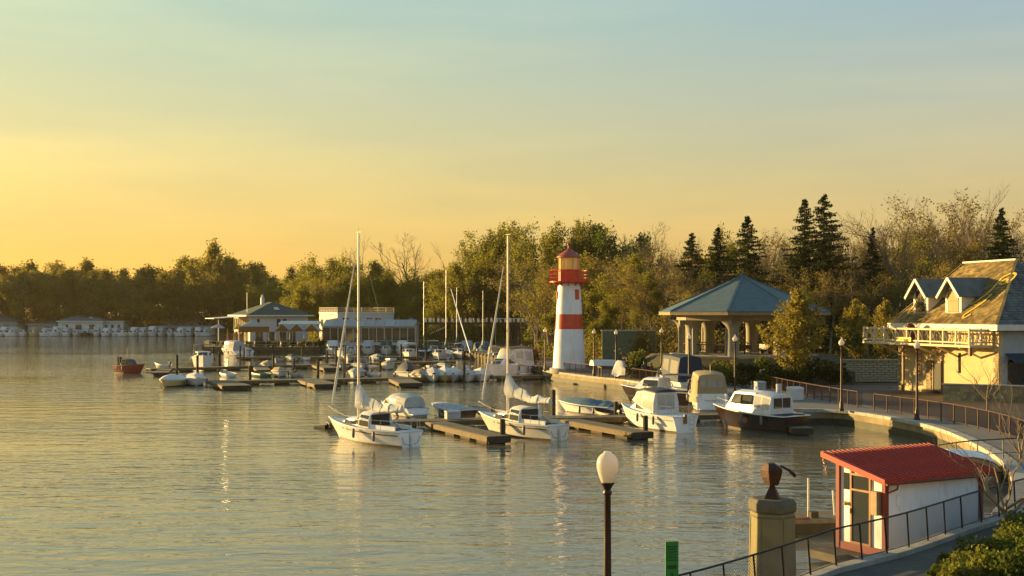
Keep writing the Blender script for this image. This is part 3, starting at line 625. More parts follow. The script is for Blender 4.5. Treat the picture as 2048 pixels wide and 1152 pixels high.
# ---------------------------------------------------------------- pavilion
PZ = 3.2; pv = thing('pavilion', 'octagonal pavilion with blue-grey roof on flared concrete columns', 'pavilion', (PAVC[0], PAVC[1], PZ))
ROOFB = mat('pavilion_shingle', (.075, .125, .135), .7, var=.18, scale=1.5, bump=.35, bscale=9); PCONC = mat('pavilion_concrete', (.31, .28, .2), .85, var=.16, scale=1.2, bump=.2); SOFF = mat('soffit_wood', (.24, .16, .08), .7, var=.25)
def oc(k, r_, z): a = R(-155+45*k); return V((r_*math.cos(a), r_*math.sin(a), z))
ZE, ZA = 4.1, 7.55
for k in range(8):
    MB().slab([oc(k, 8.3, ZE), oc(k+1, 8.3, ZE), V((0, 0, ZA))], .12).build('roof_panel', ROOFB, pv)
    MB().bar(oc(k, 8.25, ZE+.05), V((0, 0, ZA+.03)), .22, .1).build('ridge_cap', ROOFB, pv)
    a, b = oc(k, 8.26, 0), oc(k+1, 8.26, 0); c, d = oc(k+1, 8.12, 0), oc(k, 8.12, 0)
    MB().hexa([(*p.xy, ZE-.34) for p in (a, b, c, d)]+[(*p.xy, ZE-.06) for p in (a, b, c, d)]).build('fascia', SOFF, pv)
    a, b = oc(k, 6.5, 0), oc(k+1, 6.5, 0); c, d = oc(k+1, 5.6, 0), oc(k, 5.6, 0)
    MB().hexa([(*p.xy, ZE-.85) for p in (a, b, c, d)]+[(*p.xy, ZE-.3) for p in (a, b, c, d)]).build('ring_beam', PCONC, pv)
    cpos = oc(k, 5.75, 0); M = Matrix.Translation((cpos.x, cpos.y, 0))@Matrix.Rotation(R(-155+45*k), 4, 'Z')
    col = MB(M).lathe([(.62, -.3), (.6, .5), (.57, 1.9), (.6, 2.4), (.72, 2.8), (.98, 3.1), (1.35, 3.27)], 12).build('column', PCONC, pv, smooth=30)
    for q in (-1, 1): MB(M).bar((.3, .58*q, -.3), (.3, .55*q, 2.6), .2, .14).build('pilaster', PCONC, col)
    MB(M).box(.5, 1.5, -.14, .14, 2.85, 3.28).build('beam_end', PCONC, col)
    a, b = oc(k, 5.9, 0), oc(k+1, 5.9, 0)
    if k != 1:
        rl = MB(); rl.bar((*a.xy, 1.0), (*b.xy, 1.0), .12, .08); rl.bar((*a.xy, .25), (*b.xy, .25), .08, .06)
        for i in range(1, 16): q = a.lerp(b, i/16); rl.bar((q.x, q.y, .25), (q.x, q.y, 1.0), .04, .04)
        rl.build('balustrade', POST, pv)
MB().prism([tuple(oc(k, 8.0, 0).xy) for k in range(8)], ZE-.3, ZE-.25).build('ceiling', SOFF, pv)
MB().prism([tuple(oc(k, 7.2, 0).xy) for k in range(8)], -.9, .02).build('floor_slab', CONC, pv)
MB().lathe([(.28, ZA-.1), (.3, ZA+.05), (.14, ZA+.12), (.2, ZA+.22), (.08, ZA+.34), (.02, ZA+.42)], 12).build('finial', ROOFB, pv, smooth=True)
MB().tube([(.2, 0, 0), (.2, 0, ZE-.3)], .07, 8).build('inner_post', POST, pv)
for k, a in enumerate((20, 140, 260)):
    b_ = thing('picnic_bench', 'dark wooden bench under the pavilion roof', 'bench', (PAVC[0]+2.6*math.cos(R(a)), PAVC[1]+2.6*math.sin(R(a)), PZ+.02), R(a+90), 'benches under the pavilion')
    MB().box(-.8, .8, -.25, .25, .42, .47).build('seat', POST, b_); MB().box(-.8, .8, .22, .27, .5, .9).build('backrest', POST, b_)
    for s_ in (-.7, .7): MB().box(s_-.04, s_+.04, -.22, .22, 0, .42).build('leg', POST, b_)

# ---------------------------------------------------------------- house with balcony
CREAM = mat('cream_stucco', (.5, .385, .2), .85, var=.12, scale=.9, bump=.15, stain=(.5, .38, .2)); HWHITE = mat('house_white_trim', (.66, .62, .5), .6, var=.1)
SHING = mat('roof_shingle', (.22, .155, .05), .85, var=.6, scale=.8, island=.5, bump=.3, bscale=14); SIDING = mat('grey_siding', (.33, .36, .36), .75, var=.12, bump=.15)
STONE = mat('rubble_stone', (.3, .23, .12), .9, var=.3, scale=3, island=.3, bump=.5); RUST = mat('rustic_cream_wood', (.6, .5, .3), .75, var=.15)
hs = thing('house', 'cream house with two dormers, shingled hip roof and rustic balcony', 'house', (34.5, 85, 1.0), math.atan2(.962, -.272))
EV, RG, WL, DP = 5.3, 10.15, 12.1, 10.0       # eave, ridge, length, depth (local: x away from the near corner, y out of the front)
MB().box(0, WL, -.3, 0, -.2, EV).build('front_wall', CREAM, hs)
MB().box(0, .3, -DP, -.302, -.2, EV).build('end_wall', SIDING, hs); MB().box(WL-.3, WL, -DP, -.302, -.2, EV).build('end_wall', SIDING, hs); MB().box(.302, WL-.302, -DP, -DP+.3, -.2, EV).build('back_wall', SIDING, hs)
e0, e1, e2, e3 = V((-.6, .65, EV)), V((WL+.6, .65, EV)), V((WL+.6, -DP-.65, EV)), V((-.6, -DP-.65, EV)); r0, r1 = V((4.4, -DP/2, RG)), V((10.6, -DP/2, RG))
rf = MB().add([e0, e1, e2, e3, r0, r1], [(0, 1, 5, 4), (1, 2, 5), (2, 3, 4, 5), (3, 0, 4), (3, 2, 1, 0)]).build('roof', SHING, hs)
def inpoly(p, poly):
    c = False
    for i in range(len(poly)):
        a, b = poly[i], poly[i-1]
        if (a[1] > p[1]) != (b[1] > p[1]) and p[0] < (b[0]-a[0])*(p[1]-a[1])/(b[1]-a[1])+a[0]: c = not c
    return c
def shingle_plane(o, ex, ey, poly, sw=.3, sh=.27):    # o origin, ex along the eave, ey up the slope
    mb = MB(); nz = ex.cross(ey); r = random.Random(3); W = max(p[0] for p in poly); Hh = max(p[1] for p in poly); j = 0; X0 = min(p[0] for p in poly)
    while j*sh < Hh:
        x = X0-(j % 2)*sw*.5
        while x < W:
            w = sw*r.uniform(.8, 1.15)
            if inpoly((x+w/2, j*sh+sh*.4), poly):
                a = o+ex*x+ey*(j*sh)+nz*(.05+r.uniform(0, .02)); b = a+ex*(w-.02); c = o+ex*(x+w-.02)+ey*(j*sh+sh*1.1)+nz*.012; d = o+ex*x+ey*(j*sh+sh*1.1)+nz*.012
                mb.add([a, b, c, d, a-nz*.045, b-nz*.045], [(0, 1, 2, 3), (1, 0, 4, 5)])
            x += w
        j += 1
    return mb
sl = V((0, r0.y-.65, RG-EV)); sL = sl.length
tag(shingle_plane(e1, V((-1, 0, 0)), sl.normalized(), [(0, 0), (WL+1.2, 0), (e1.x-r0.x, sL), (e1.x-r1.x, sL)]).build('shingles', SHING, rf), kind='stuff')
s2 = V((r0.x+.6, 0, RG-EV)); 
tag(shingle_plane(e0, V((0, -1, 0)), s2.normalized(), [(0, 0), (DP+1.3, 0), (DP/2+.65, s2.length)]).build('shingles', mat('roof_shingle_grey_shaded', (.11, .125, .115), .85, var=.3, scale=.9, island=.35, bump=.3, bscale=14), rf), kind='stuff')  # greyer shingles carry the shade of the near hip in their colour
MB().bar(r0+V((-.05, 0, .06)), r1+V((.05, 0, .06)), .35, .12).build('ridge_cap', HWHITE, rf); MB().bar(e0+V((0, 0, .06)), r0+V((0, 0, .08)), .2, .09).build('hip_cap', SHING, rf); MB().bar(e1+V((0, 0, .06)), r1+V((0, 0, .08)), .2, .09).build('hip_cap', SHING, rf)
MB().box(-.64, WL+.64, .64, .72, EV-.38, EV+.04).build('fascia', HWHITE, hs); MB().box(-.72, -.64, -DP-.6, .72, EV-.38, EV+.04).build('fascia', HWHITE, hs)
# looping flat yellow marks on the roof slope
YEL = mat('yellow_mark', (.62, .42, .04), .6, var=.15)
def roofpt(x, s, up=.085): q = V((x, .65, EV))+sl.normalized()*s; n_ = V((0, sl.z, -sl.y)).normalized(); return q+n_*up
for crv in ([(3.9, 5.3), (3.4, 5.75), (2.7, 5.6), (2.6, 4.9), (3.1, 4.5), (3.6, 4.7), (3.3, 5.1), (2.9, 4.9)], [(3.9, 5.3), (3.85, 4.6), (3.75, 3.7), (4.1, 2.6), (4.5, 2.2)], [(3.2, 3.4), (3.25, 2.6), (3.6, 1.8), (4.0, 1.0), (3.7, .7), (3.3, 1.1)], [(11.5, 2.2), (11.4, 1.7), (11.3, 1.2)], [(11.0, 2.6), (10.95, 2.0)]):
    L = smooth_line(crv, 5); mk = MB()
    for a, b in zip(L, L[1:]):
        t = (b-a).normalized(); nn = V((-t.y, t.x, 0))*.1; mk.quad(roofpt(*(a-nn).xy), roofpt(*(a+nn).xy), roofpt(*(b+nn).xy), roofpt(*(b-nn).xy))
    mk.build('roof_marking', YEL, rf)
# dormers
WBR = mat('brown_window_frame', (.16, .09, .03), .6, var=.2); BLIND = mat('cream_blind', (.36, .28, .13), .8, var=.1)
for x0, gl in ((9.75, GLASS), (5.65, BLIND)):
    yf = -.35; zb, zt, za = 5.95, 7.5, 8.85; hw = .95
    d = MB().add([(x0+hw, yf, zb), (x0-hw, yf, zb), (x0-hw, yf, zt), (x0, yf, za-.1), (x0+hw, yf, zt), (x0+hw, yf-2.2, zt-.2), (x0-hw, yf-2.2, zt-.2), (x0, yf-4, za-.1)],
                 [(0, 1, 2, 3, 4), (0, 4, 5), (1, 6, 2), (4, 3, 7, 5), (3, 2, 6, 7)]).build('dormer', HWHITE, hs)
    for q in (-1, 1):
        MB().slab([V((x0, yf+.5, za)), V((x0+q*1.32, yf+.5, zt-.1)), V((x0+q*1.32, yf-2.6, zt-.1)), V((x0, yf-4.0, za))][::-q], .09).build('dormer_roof', MATS['roof_shingle_grey_shaded'], d)
        MB().bar((x0, yf+.53, za-.06), (x0+q*1.36, yf+.53, zt-.19), .07, .2).build('barge_board', HWHITE, d)
    window(d, frame_m((x0+.55, yf+.01, zb+.35), (-1, 0, 0)) @ Matrix.Scale(1, 4), 1.1, 1.55, WBR, gl, 2, 2, .09)
    MB().box(x0-.66, x0+.66, yf, yf+.07, zb-.12, zb+.22).build('sill_panel', CREAM, d)
# balcony
bl = MB().box(.5, 14.2, .02, 2.05, 3.7, 3.86).build('balcony_floor', RUST, hs)
bp = [(14.1, 2.0)]+[(14.1-i*1.5, 2.0) for i in range(1, 9)]+[(.6, 2.0)]; bp2 = [(.6, 1.05), (.6, .1)]; bp3 = [(14.1, 1.0), (14.1, .1)]
for x, y in bp+bp2+bp3: MB().box(x-.06, x+.06, y-.06, y+.06, 3.86, 5.08).build('baluster_post', RUST, bl)
def lattice(p, q, k):
    m = MB(); p, q = V((*p, 0)), V((*q, 0))
    for z, w in ((4.95, .13), (4.05, .1)): m.bar((p.x, p.y, z), (q.x, q.y, z), w, w)
    for a, za_, b, zb_ in ((0, 4.05, .5, 4.95), (.5, 4.95, 1, 4.05), (0, 4.95, .35, 4.05), (.65, 4.05, 1, 4.95), (.25, 4.05, .3, 4.95), (.75, 4.05, .7, 4.95))[k % 2:]:
        A, B = p.lerp(q, a), p.lerp(q, b); m.tube([(A.x, A.y, za_), (B.x, B.y, zb_)], .034, 4)
    m.build('lattice_panel', RUST, bl)
for k, (a, b) in enumerate(list(zip(bp, bp[1:]))+[(bp[-1], bp2[0]), (bp2[0], bp2[1]), (bp3[0], bp3[1]), (bp[0], bp3[0])]): lattice(a, b, k)
for x in (2, 4.6, 7.2, 9.8, 12.1): MB().bar((x, 0, 2.9), (x, 1.8, 3.68), .12, .14).build('bracket', RUST, bl)
# wall openings and details, door at about 8 m
MB().box(6.6, 7.55, -.02, .03, 0, 2.35).build('doorway', DARKI, hs); MB().box(6.45, 6.6, 0, .08, 0, 2.5).build('door_frame', WBR, hs); MB().box(7.55, 7.7, 0, .08, 0, 2.5).build('door_frame', WBR, hs)
for i in range(8): MB().box(7.8+rng.uniform(-.05, 0), 8.4+rng.uniform(0, .08), .005, .1+rng.uniform(0, .04), i*.32, i*.32+.29).build('quoin_stone', STONE, hs, bevel=.03)
for i in range(9):
    w = .55 if i % 2 else .35
    MB().box(-.06, w, .004, .07, i*.38, i*.38+.35).build('quoin_stone', STONE, hs, bevel=.02); MB().box(WL-w, WL+.06, .004, .07, i*.38, i*.38+.35).build('quoin_stone', STONE, hs, bevel=.02)
MB().box(4.3, 4.55, -.02, .04, 1.7, 3.2).build('slit_window', GLASS, hs)
MB().box(8.55, 8.72, 1.9, 2.05, -.1, 3.7).build('balcony_post', WBR, hs); MB().box(.55, .75, 1.8, 2.0, 3.1, 3.7).build('hanging_lantern', WBR, hs)
SGR = mat('sign_red', (.4, .03, .015), .5)
sg = MB().box(9.1, 9.6, .02, .06, 1.2, 3.1).build('notice_board', CREAM, hs)
for i, (w, z) in enumerate(((.4, 2.85), (.32, 2.6), (.42, 2.35), (.3, 2.05), (.38, 1.8), (.34, 1.5), (.4, 1.3))): MB().box(9.35-w/2, 9.35+w/2, .06, .064, z, z+.12).build('red_lettering', SGR, sg)
M_ = frame_m((0, -1.2, 1.0), (0, 1, 0)) if False else frame_m((-.002, -3.4, 1.0), (0, 1, 0))
window(hs, M_, 2.6, 1.75, IRON, GLASS, 3, 1, .08)
MB(M_).add([(-.3, 0, 2.3), (2.9, 0, 2.3), (2.9, .9, 1.75), (-.3, .9, 1.75), (-.3, .9, 1.6), (2.9, .9, 1.6)], [(0, 1, 2, 3), (3, 2, 5, 4)]).build('awning', NAVY, hs)
MB().box(-.02, 0, -DP, -.1, 2.9, 3.1).build('siding_band', SIDING, hs)
sn = tag(MB(frame_m((hs.matrix_basis@V((8.3, 2.14, 3.98)))[:], (-.272, .962, 0))).box(-.95, .95, -.02, .04, 0, .32).build('balcony_sign', mat('sign_yellow', (.75, .55, .05), .5, var=.05), bevel=.01), 'blank bright yellow sign panel hung on the balcony lattice', 'sign')
pt_ = hs.matrix_basis@V((8.3, 1.6, 3.87)); MB_ = MB().lathe([(.25, 0), (.42, .5), (.45, .95), (.36, 1.3), (.12, 1.5)], 14); ptn = MB_.build('covered_grill', mat('dark_red_cover', (.1, .02, .012), .7, var=.2), loc=pt_, smooth=True); tag(ptn, 'dark red covered round grill on the balcony behind the yellow sign', 'grill')
# low rubble wall before the house
rw = thing('rubble_wall', 'low rubble stone wall with flat coping before the cream house', 'wall', (30.4, 84.6, 1.0), math.atan2(-2.6, 4.9))
MB().box(0, 5.5, 0, .4, -.1, 1.1).build('core', STONE, rw); st = MB(); r = random.Random(8)
for j in range(5):
    x = 0
    while x < 5.45:
        w = r.uniform(.2, .45); st.box(x, min(x+w-.02, 5.5), -.04-r.uniform(0, .03), .0, j*.22, j*.22+.2); x += w
tag(st.build('stones', STONE, rw), kind='stuff'); MB().box(-.08, 5.58, -.1, .45, 1.1, 1.2).build('coping', CONC, rw, bevel=.02)
# ---------------------------------------------------------------- walls and planting round the pavilion
BLK = mat('pale_block', (.27, .28, .22), .85, var=.2, scale=4, bump=.3); me_b = MB().box(-.325, .325, 0, .33, 0, .172).mesh('block', BLK)
bw = thing('block_wall', 'pale retaining wall of stacked blocks between the hedge and the house', 'wall', (29.9, 108.5, 1.0))
for j in range(9):
    for i in range(8-(j % 2)):
        o = bpy.data.objects.new('block', me_b); COL.objects.link(o); o.parent = bw; o.location = (.35+i*.7+(j % 2)*.35, j*.02+rng.uniform(-.015, .015), j*.212-.05)
MB().box(0, 5.6, .28, .6, -.2, 1.8).build('backing', DARKI, bw)
MB().box(0, 5.6, -.02, .5, 1.87, 1.97).build('coping', CONC, bw)
pw = thing('planter_wall', 'curved dark planter wall with pale handrail behind the landing', 'wall'); pl = smooth_line([(21.3, 102.5), (22.6, 105.2), (25.2, 106.5), (28.5, 106.6), (30.3, 106.0)], 6)
MB().loft([[at(a, .8), at(a, 2.0), at(b, 2.0), at(b, .8)] for a, b in zip(pl, offset(pl, .4))]).build('wall', mat('dark_wall', (.07, .08, .055), .9, var=.3, bump=.4), pw)
MB().tube([at(p+V((0, 0, 0)), 2.25) for p in offset(pl[:16], .1)], .06, 6).build('handrail', DECKW, pw)
for p in offset(pl[:16], .1)[::4]: MB().tube([at(p, 2.0), at(p, 2.25)], .03, 5).build('rail_post', DECKW, pw)
tw_ = thing('terrace_wall', 'long green-grey terrace wall behind the lamps near the lighthouse', 'wall', (10.1, 134.5, 2.2)); MB().box(0, 6.0, 0, .4, -1.5, 2.9).build('wall', mat('green_grey_render', (.10, .13, .08), .85, var=.2), tw_); MB().box(-.1, 6.1, -.08, .48, 2.9, 3.05).build('coping', CONC, tw_)
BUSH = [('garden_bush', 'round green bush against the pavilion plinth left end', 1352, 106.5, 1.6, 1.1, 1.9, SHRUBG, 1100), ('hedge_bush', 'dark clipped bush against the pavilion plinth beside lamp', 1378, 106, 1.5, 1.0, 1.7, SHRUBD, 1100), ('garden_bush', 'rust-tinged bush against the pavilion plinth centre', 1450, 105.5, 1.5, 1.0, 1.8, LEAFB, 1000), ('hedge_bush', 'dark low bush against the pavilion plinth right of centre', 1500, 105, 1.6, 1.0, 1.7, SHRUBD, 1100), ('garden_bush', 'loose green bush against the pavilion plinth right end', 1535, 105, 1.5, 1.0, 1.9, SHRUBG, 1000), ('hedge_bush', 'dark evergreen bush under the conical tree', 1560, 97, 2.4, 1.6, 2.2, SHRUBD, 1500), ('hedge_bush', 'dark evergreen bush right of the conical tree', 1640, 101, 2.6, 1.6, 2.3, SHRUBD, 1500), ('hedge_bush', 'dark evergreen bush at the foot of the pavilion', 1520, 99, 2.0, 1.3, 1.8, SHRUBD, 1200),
        ('garden_bush', 'bright green bush at the foot of the pavilion column', 1425, 103, 1.8, 1.2, 2.0, SHRUBG, 1300), ('garden_bush', 'loose green bush left of the pavilion steps', 1395, 105, 1.5, 1.2, 1.6, SHRUBG, 1000), ('garden_bush', 'pale green bush between the pavilion columns', 1465, 102, 1.4, 1.1, 1.5, SHRUBG, 900),
        ('garden_bush', 'brown shrub before the terrace wall near lamp', 1300, 122, 3.0, 1.6, 3.2, LEAFB, 1800), ('garden_bush', 'olive shrub behind the covered seats near the lighthouse', 1262, 115, 1.7, 1.2, 2.2, SHRUBG, 1100), ('hedge_bush', 'dark bush beside the covered seats near the lighthouse', 1280, 111, 1.6, 1.0, 1.9, SHRUBD, 1200),
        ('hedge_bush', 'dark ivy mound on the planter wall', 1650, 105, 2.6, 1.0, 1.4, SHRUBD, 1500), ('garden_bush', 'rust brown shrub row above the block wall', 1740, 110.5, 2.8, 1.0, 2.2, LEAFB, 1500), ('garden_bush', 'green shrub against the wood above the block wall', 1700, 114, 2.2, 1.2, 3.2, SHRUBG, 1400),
        ('garden_bush', 'red-brown bush beside the lighthouse on its restaurant side', 1066, 140, 2.0, 1.4, 2.2, leafmat('leaf_redbrown', (.11, .04, .015), (.2, .08, .03)), 1400), ('garden_bush', 'brown bush behind the pergola end post', 1052, 152, 1.8, 1.4, 2.2, LEAFB, 1200)]
for nm, lb, px, Y, rx, ry, h_, m, n in BUSH:
    x = (px-CX)/F*Y; shrub(nm, lb, (x, Y, max(hz(x, Y), .9)), rx, ry, h_, m, n, .2)
# ---------------------------------------------------------------- boats (local: +x bow, +y port, z = 0 waterline)
BOOT = mat('bottom_paint', (.05, .03, .02), .6, var=.3); FEND = mat('fender_vinyl', (.12, .13, .15), .5, var=.3)
class Hull:
    def __init__(s, L, B, Fb, rake=.7, tr=.72, bow=.35, flare=.86, deep=.3): s.L, s.B, s.F, s.rake, s.tr, s.bow, s.flare, s.deep = L, B, Fb, rake, tr, bow, flare, deep
    def b(s, t):
        if t < .42: return s.B/2*(s.tr+(1-s.tr)*math.sin(PI/2*t/.42))
        return s.B/2*max(.012, 1-((t-.42)/.58)**2.3)
    def z(s, t): return s.F*(1+s.bow*t*t)
    def x(s, t, zf=1.0): return -s.L/2+t*(s.L-s.rake)+s.rake*(t**3)*zf
    def sheer(s, t, side, out=0., up=0.): return V((s.x(t), side*(s.b(t)+out), s.z(t)+up))
    def build(s, parent, hm, dm, stripe=None, boot=None, rub=None, n=14):
        def half(t):
            b, z = s.b(t), s.z(t); bw = b*(s.flare-.55*max(0, t-.5)*s.flare); dk = s.deep*(1-t**5)
            return [(s.x(t), b, z), (s.x(t, .72), b*(.45+.55*s.flare)+.0, z*.66), (s.x(t, .3), bw*.98, z*.28), (s.x(t, .08), bw*.9, .02), (s.x(t, -.1), bw*.55, -dk*.7), (s.x(t, -.15), 0, -dk)]
        rings = []
        for i in range(n+1):
            h = half((i/n)**.9); rings.append(h+[(x, -y, z) for x, y, z in h[-2::-1]])
        m = MB(); m.loft(rings, closed=False); k = len(rings[0]); m.add(rings[0], [tuple(range(k))]); ho = m.build('hull', hm, parent, smooth=50)
        d = MB(); N_ = 12
        for i in range(N_):
            t0, t1 = i/N_, (i+1)/N_; a, b, c, e = s.sheer(t0, 1, -.02, -.02), s.sheer(t0, -1, -.02, -.02), s.sheer(t1, -1, -.005, -.02), s.sheer(t1, 1, -.005, -.02)
            m0, m1 = V((a.x, 0, a.z+.05)), V((e.x, 0, e.z+.05)); d.quad(a, m0, m1, e); d.quad(m0, b, c, m1)
        d.build('deck', dm, parent)
        r_ = MB()
        for sd_ in (1, -1): r_.tube([s.sheer(i/14, sd_, .012) for i in range(15)], .035, 5)
        r_.tube([s.sheer(0, 1, .012), s.sheer(0, -1, .012)], .03, 5); r_.build('rub_rail', rub or dm, parent)
        bt_ = MB()
        for sd_ in (1, -1):
            for i in range(12):
                q = []
                for t, zz in ((i/12*.96, .10), ((i+1)/12*.96, .10), ((i+1)/12*.96, -.06), (i/12*.96, -.06)):
                    b_, z_ = s.b(t), s.z(t); bw = b_*(s.flare-.55*max(0, t-.5)*s.flare); u = min(1, max(0, (zz-.02)/(z_*.28-.02))); q.append((s.x(t, .08+.22*u), sd_*(bw*(.9+.08*u)+.012), zz))
                bt_.quad(*q)
        bt_.build('boot_stripe', boot or BOOT, parent)
        for sd_ in (1, -1):
            for q in (.25, .5): MB().lathe([(.02, -.28), (.075, -.22), (.085, 0), (.075, .2), (.02, .27)], 8, tuple(s.sheer(q, sd_, .1, -.3))).build('fender', FEND, parent, smooth=True)
        if stripe:
            q = MB()
            for sd_ in (1, -1):
                for i in range(12):
                    t0, t1 = .02+.93*i/12, .02+.93*(i+1)/12; pts = []
                    for t, f in ((t0, .80), (t1, .80), (t1, .72), (t0, .72)): pts.append((s.x(t, f), sd_*(s.b(t)*(1-(1-f)/.34*(1-(.45+.55*s.flare)))+.006), s.z(t)*f))
                    q.quad(*pts)
            q.build('cove_stripe', stripe, parent)
        return ho
def rail(pts, r_=.014, m=STEEL, parent=None, name='rail', down=.45, every=1):
    q = MB(); q.tube(pts, r_, 5)
    for p in pts[::every]: q.tube([p, (p[0], p[1], p[2]-down)], r_*.9, 4)
    return q.build(name, m, parent)
def trunk(parent, name, m, x0, x1, b0, b1, zb0, zb1, h, rake_f=.5, rake_a=.1, tum=.85, crown=.08, bevel=.05):
    """cabin: aft end x0 (half beam b0), forward end x1 (b1); bottom heights zb0, zb1; roof height h above zb0"""
    zt = zb0+h; return MB().add([(x0, b0, zb0), (x1, b1, zb1), (x1, -b1, zb1), (x0, -b0, zb0), (x0+rake_a, b0*tum, zt), (x1-rake_f, b1*tum, zt-.02), (x1-rake_f, -b1*tum, zt-.02), (x0+rake_a, -b0*tum, zt), (x0+rake_a, 0, zt+crown), (x1-rake_f, 0, zt+crown-.02)],
        [(3, 2, 1, 0), (0, 1, 5, 4), (2, 3, 7, 6), (1, 2, 6, 9, 5), (3, 0, 4, 8, 7), (4, 5, 9, 8), (8, 9, 6, 7)]).build(name, m, parent, bevel=bevel)
def side_win(parent, x0, x1, b0, b1, z0, z1, tum=.06, m=GLASS, fm=None, slant=.0):
    """window panes on both cabin sides (half beams b0 at x0, b1 at x1 at height z0)"""
    for s_ in (1, -1):
        pts = [V((x0, s_*b0, z0)), V((x1, s_*b1, z0)), V((x1-slant, s_*(b1-tum), z1)), V((x0, s_*(b0-tum), z1))]
        if s_ < 0: pts.reverse()
        q = MB().slab(pts[::-1], .02).build('window', m, parent)
        if fm:
            r_ = MB(); P4 = [p+V((0, s_*.012, 0)) for p in pts]; r_.tube(P4+[P4[0]], .018, 4); r_.build('frame', fm, q)
def canvas_tent(parent, name, m, rings, panes=(), pm=CLEAR, smooth=40):
    """rings: list of cross sections (x, half width low, z low, half width high, z high)"""
    rr = []
    for x, bl_, zl, bh, zh in rings:
        rr.append([(x, bl_, zl), (x, bl_*.5+bh*.5+.05, (zl+zh)/2), (x, bh, zh-.1), (x, bh*.7, zh), (x, 0, zh+.05), (x, -bh*.7, zh), (x, -bh, zh-.1), (x, -(bl_*.5+bh*.5+.05), (zl+zh)/2), (x, -bl_, zl)])
    q = MB(); q.loft(rr, closed=False); k = 9; q.add(rr[0], [tuple(range(k))]); q.add(rr[-1], [tuple(range(k-1, -1, -1))]); o = q.build(name, m, parent, smooth=smooth)
    for (i, u0, u1, v0, v1) in panes:
        for s_ in (1, -1):
            a, b = rings[i], rings[i+1]
            def pt(u, v):
                x = a[0]+(b[0]-a[0])*u; bl_ = a[1]+(b[1]-a[1])*u; zl = a[2]+(b[2]-a[2])*u; bh = a[3]+(b[3]-a[3])*u; zh = a[4]+(b[4]-a[4])*u-.1
                mid = (bl_+bh)/2+.05; y = bl_+(mid-bl_)*v*2 if v < .5 else mid+(bh-mid)*(v-.5)*2
                return V((x, s_*(y+.012), zl+(zh-zl)*v))
            P6 = [pt(u0, v0), pt(u1, v0), pt(u0, .5), pt(u1, .5), pt(u0, v1), pt(u1, v1)]
            MB().add(P6, [(0, 1, 3, 2), (2, 3, 5, 4)]).build('clear_panel', pm, o, smooth=60)
    return o
def end_panes(parent, x, cells, m):       # flat panes in a plane of constant x: (y0, y1, z0, z1)
    for y0, y1, z0, z1 in cells: MB().box(x-.008, x+.008, y0, y1, z0, z1).build('clear_panel', m, parent)
def outboard(parent, x, y, z, m=BLACK, s=1.0, tilt=0):
    M = Matrix.Translation((x, y, z))@Matrix.Rotation(tilt, 4, 'Y')@Matrix.Scale(s, 4)
    o = MB(M).loft([[(-.3, .13, .18), (-.3, -.13, .18), (.1, -.15, .2), (.1, .15, .2)], [(-.36, .15, .34), (-.36, -.15, .34), (.12, -.17, .36), (.12, .17, .36)], [(-.3, .11, .56), (-.3, -.11, .56), (.08, -.12, .52), (.08, .12, .52)]]).build('outboard_motor', m, parent, bevel=.03)
    MB(M).box(-.18, -.04, -.06, .06, -.6, .2).build('motor_leg', m, o); return o
def place(b, stern, bow, z=0.0):
    """position a boat from the photo pixels of its stern and bow at the waterline"""
    s_, w = G(*stern), G(*bow); d = w-s_; b.location = ((s_.x+w.x)/2, (s_.y+w.y)/2, z); b.rotation_euler = (0, 0, math.atan2(d.y, d.x)); return b

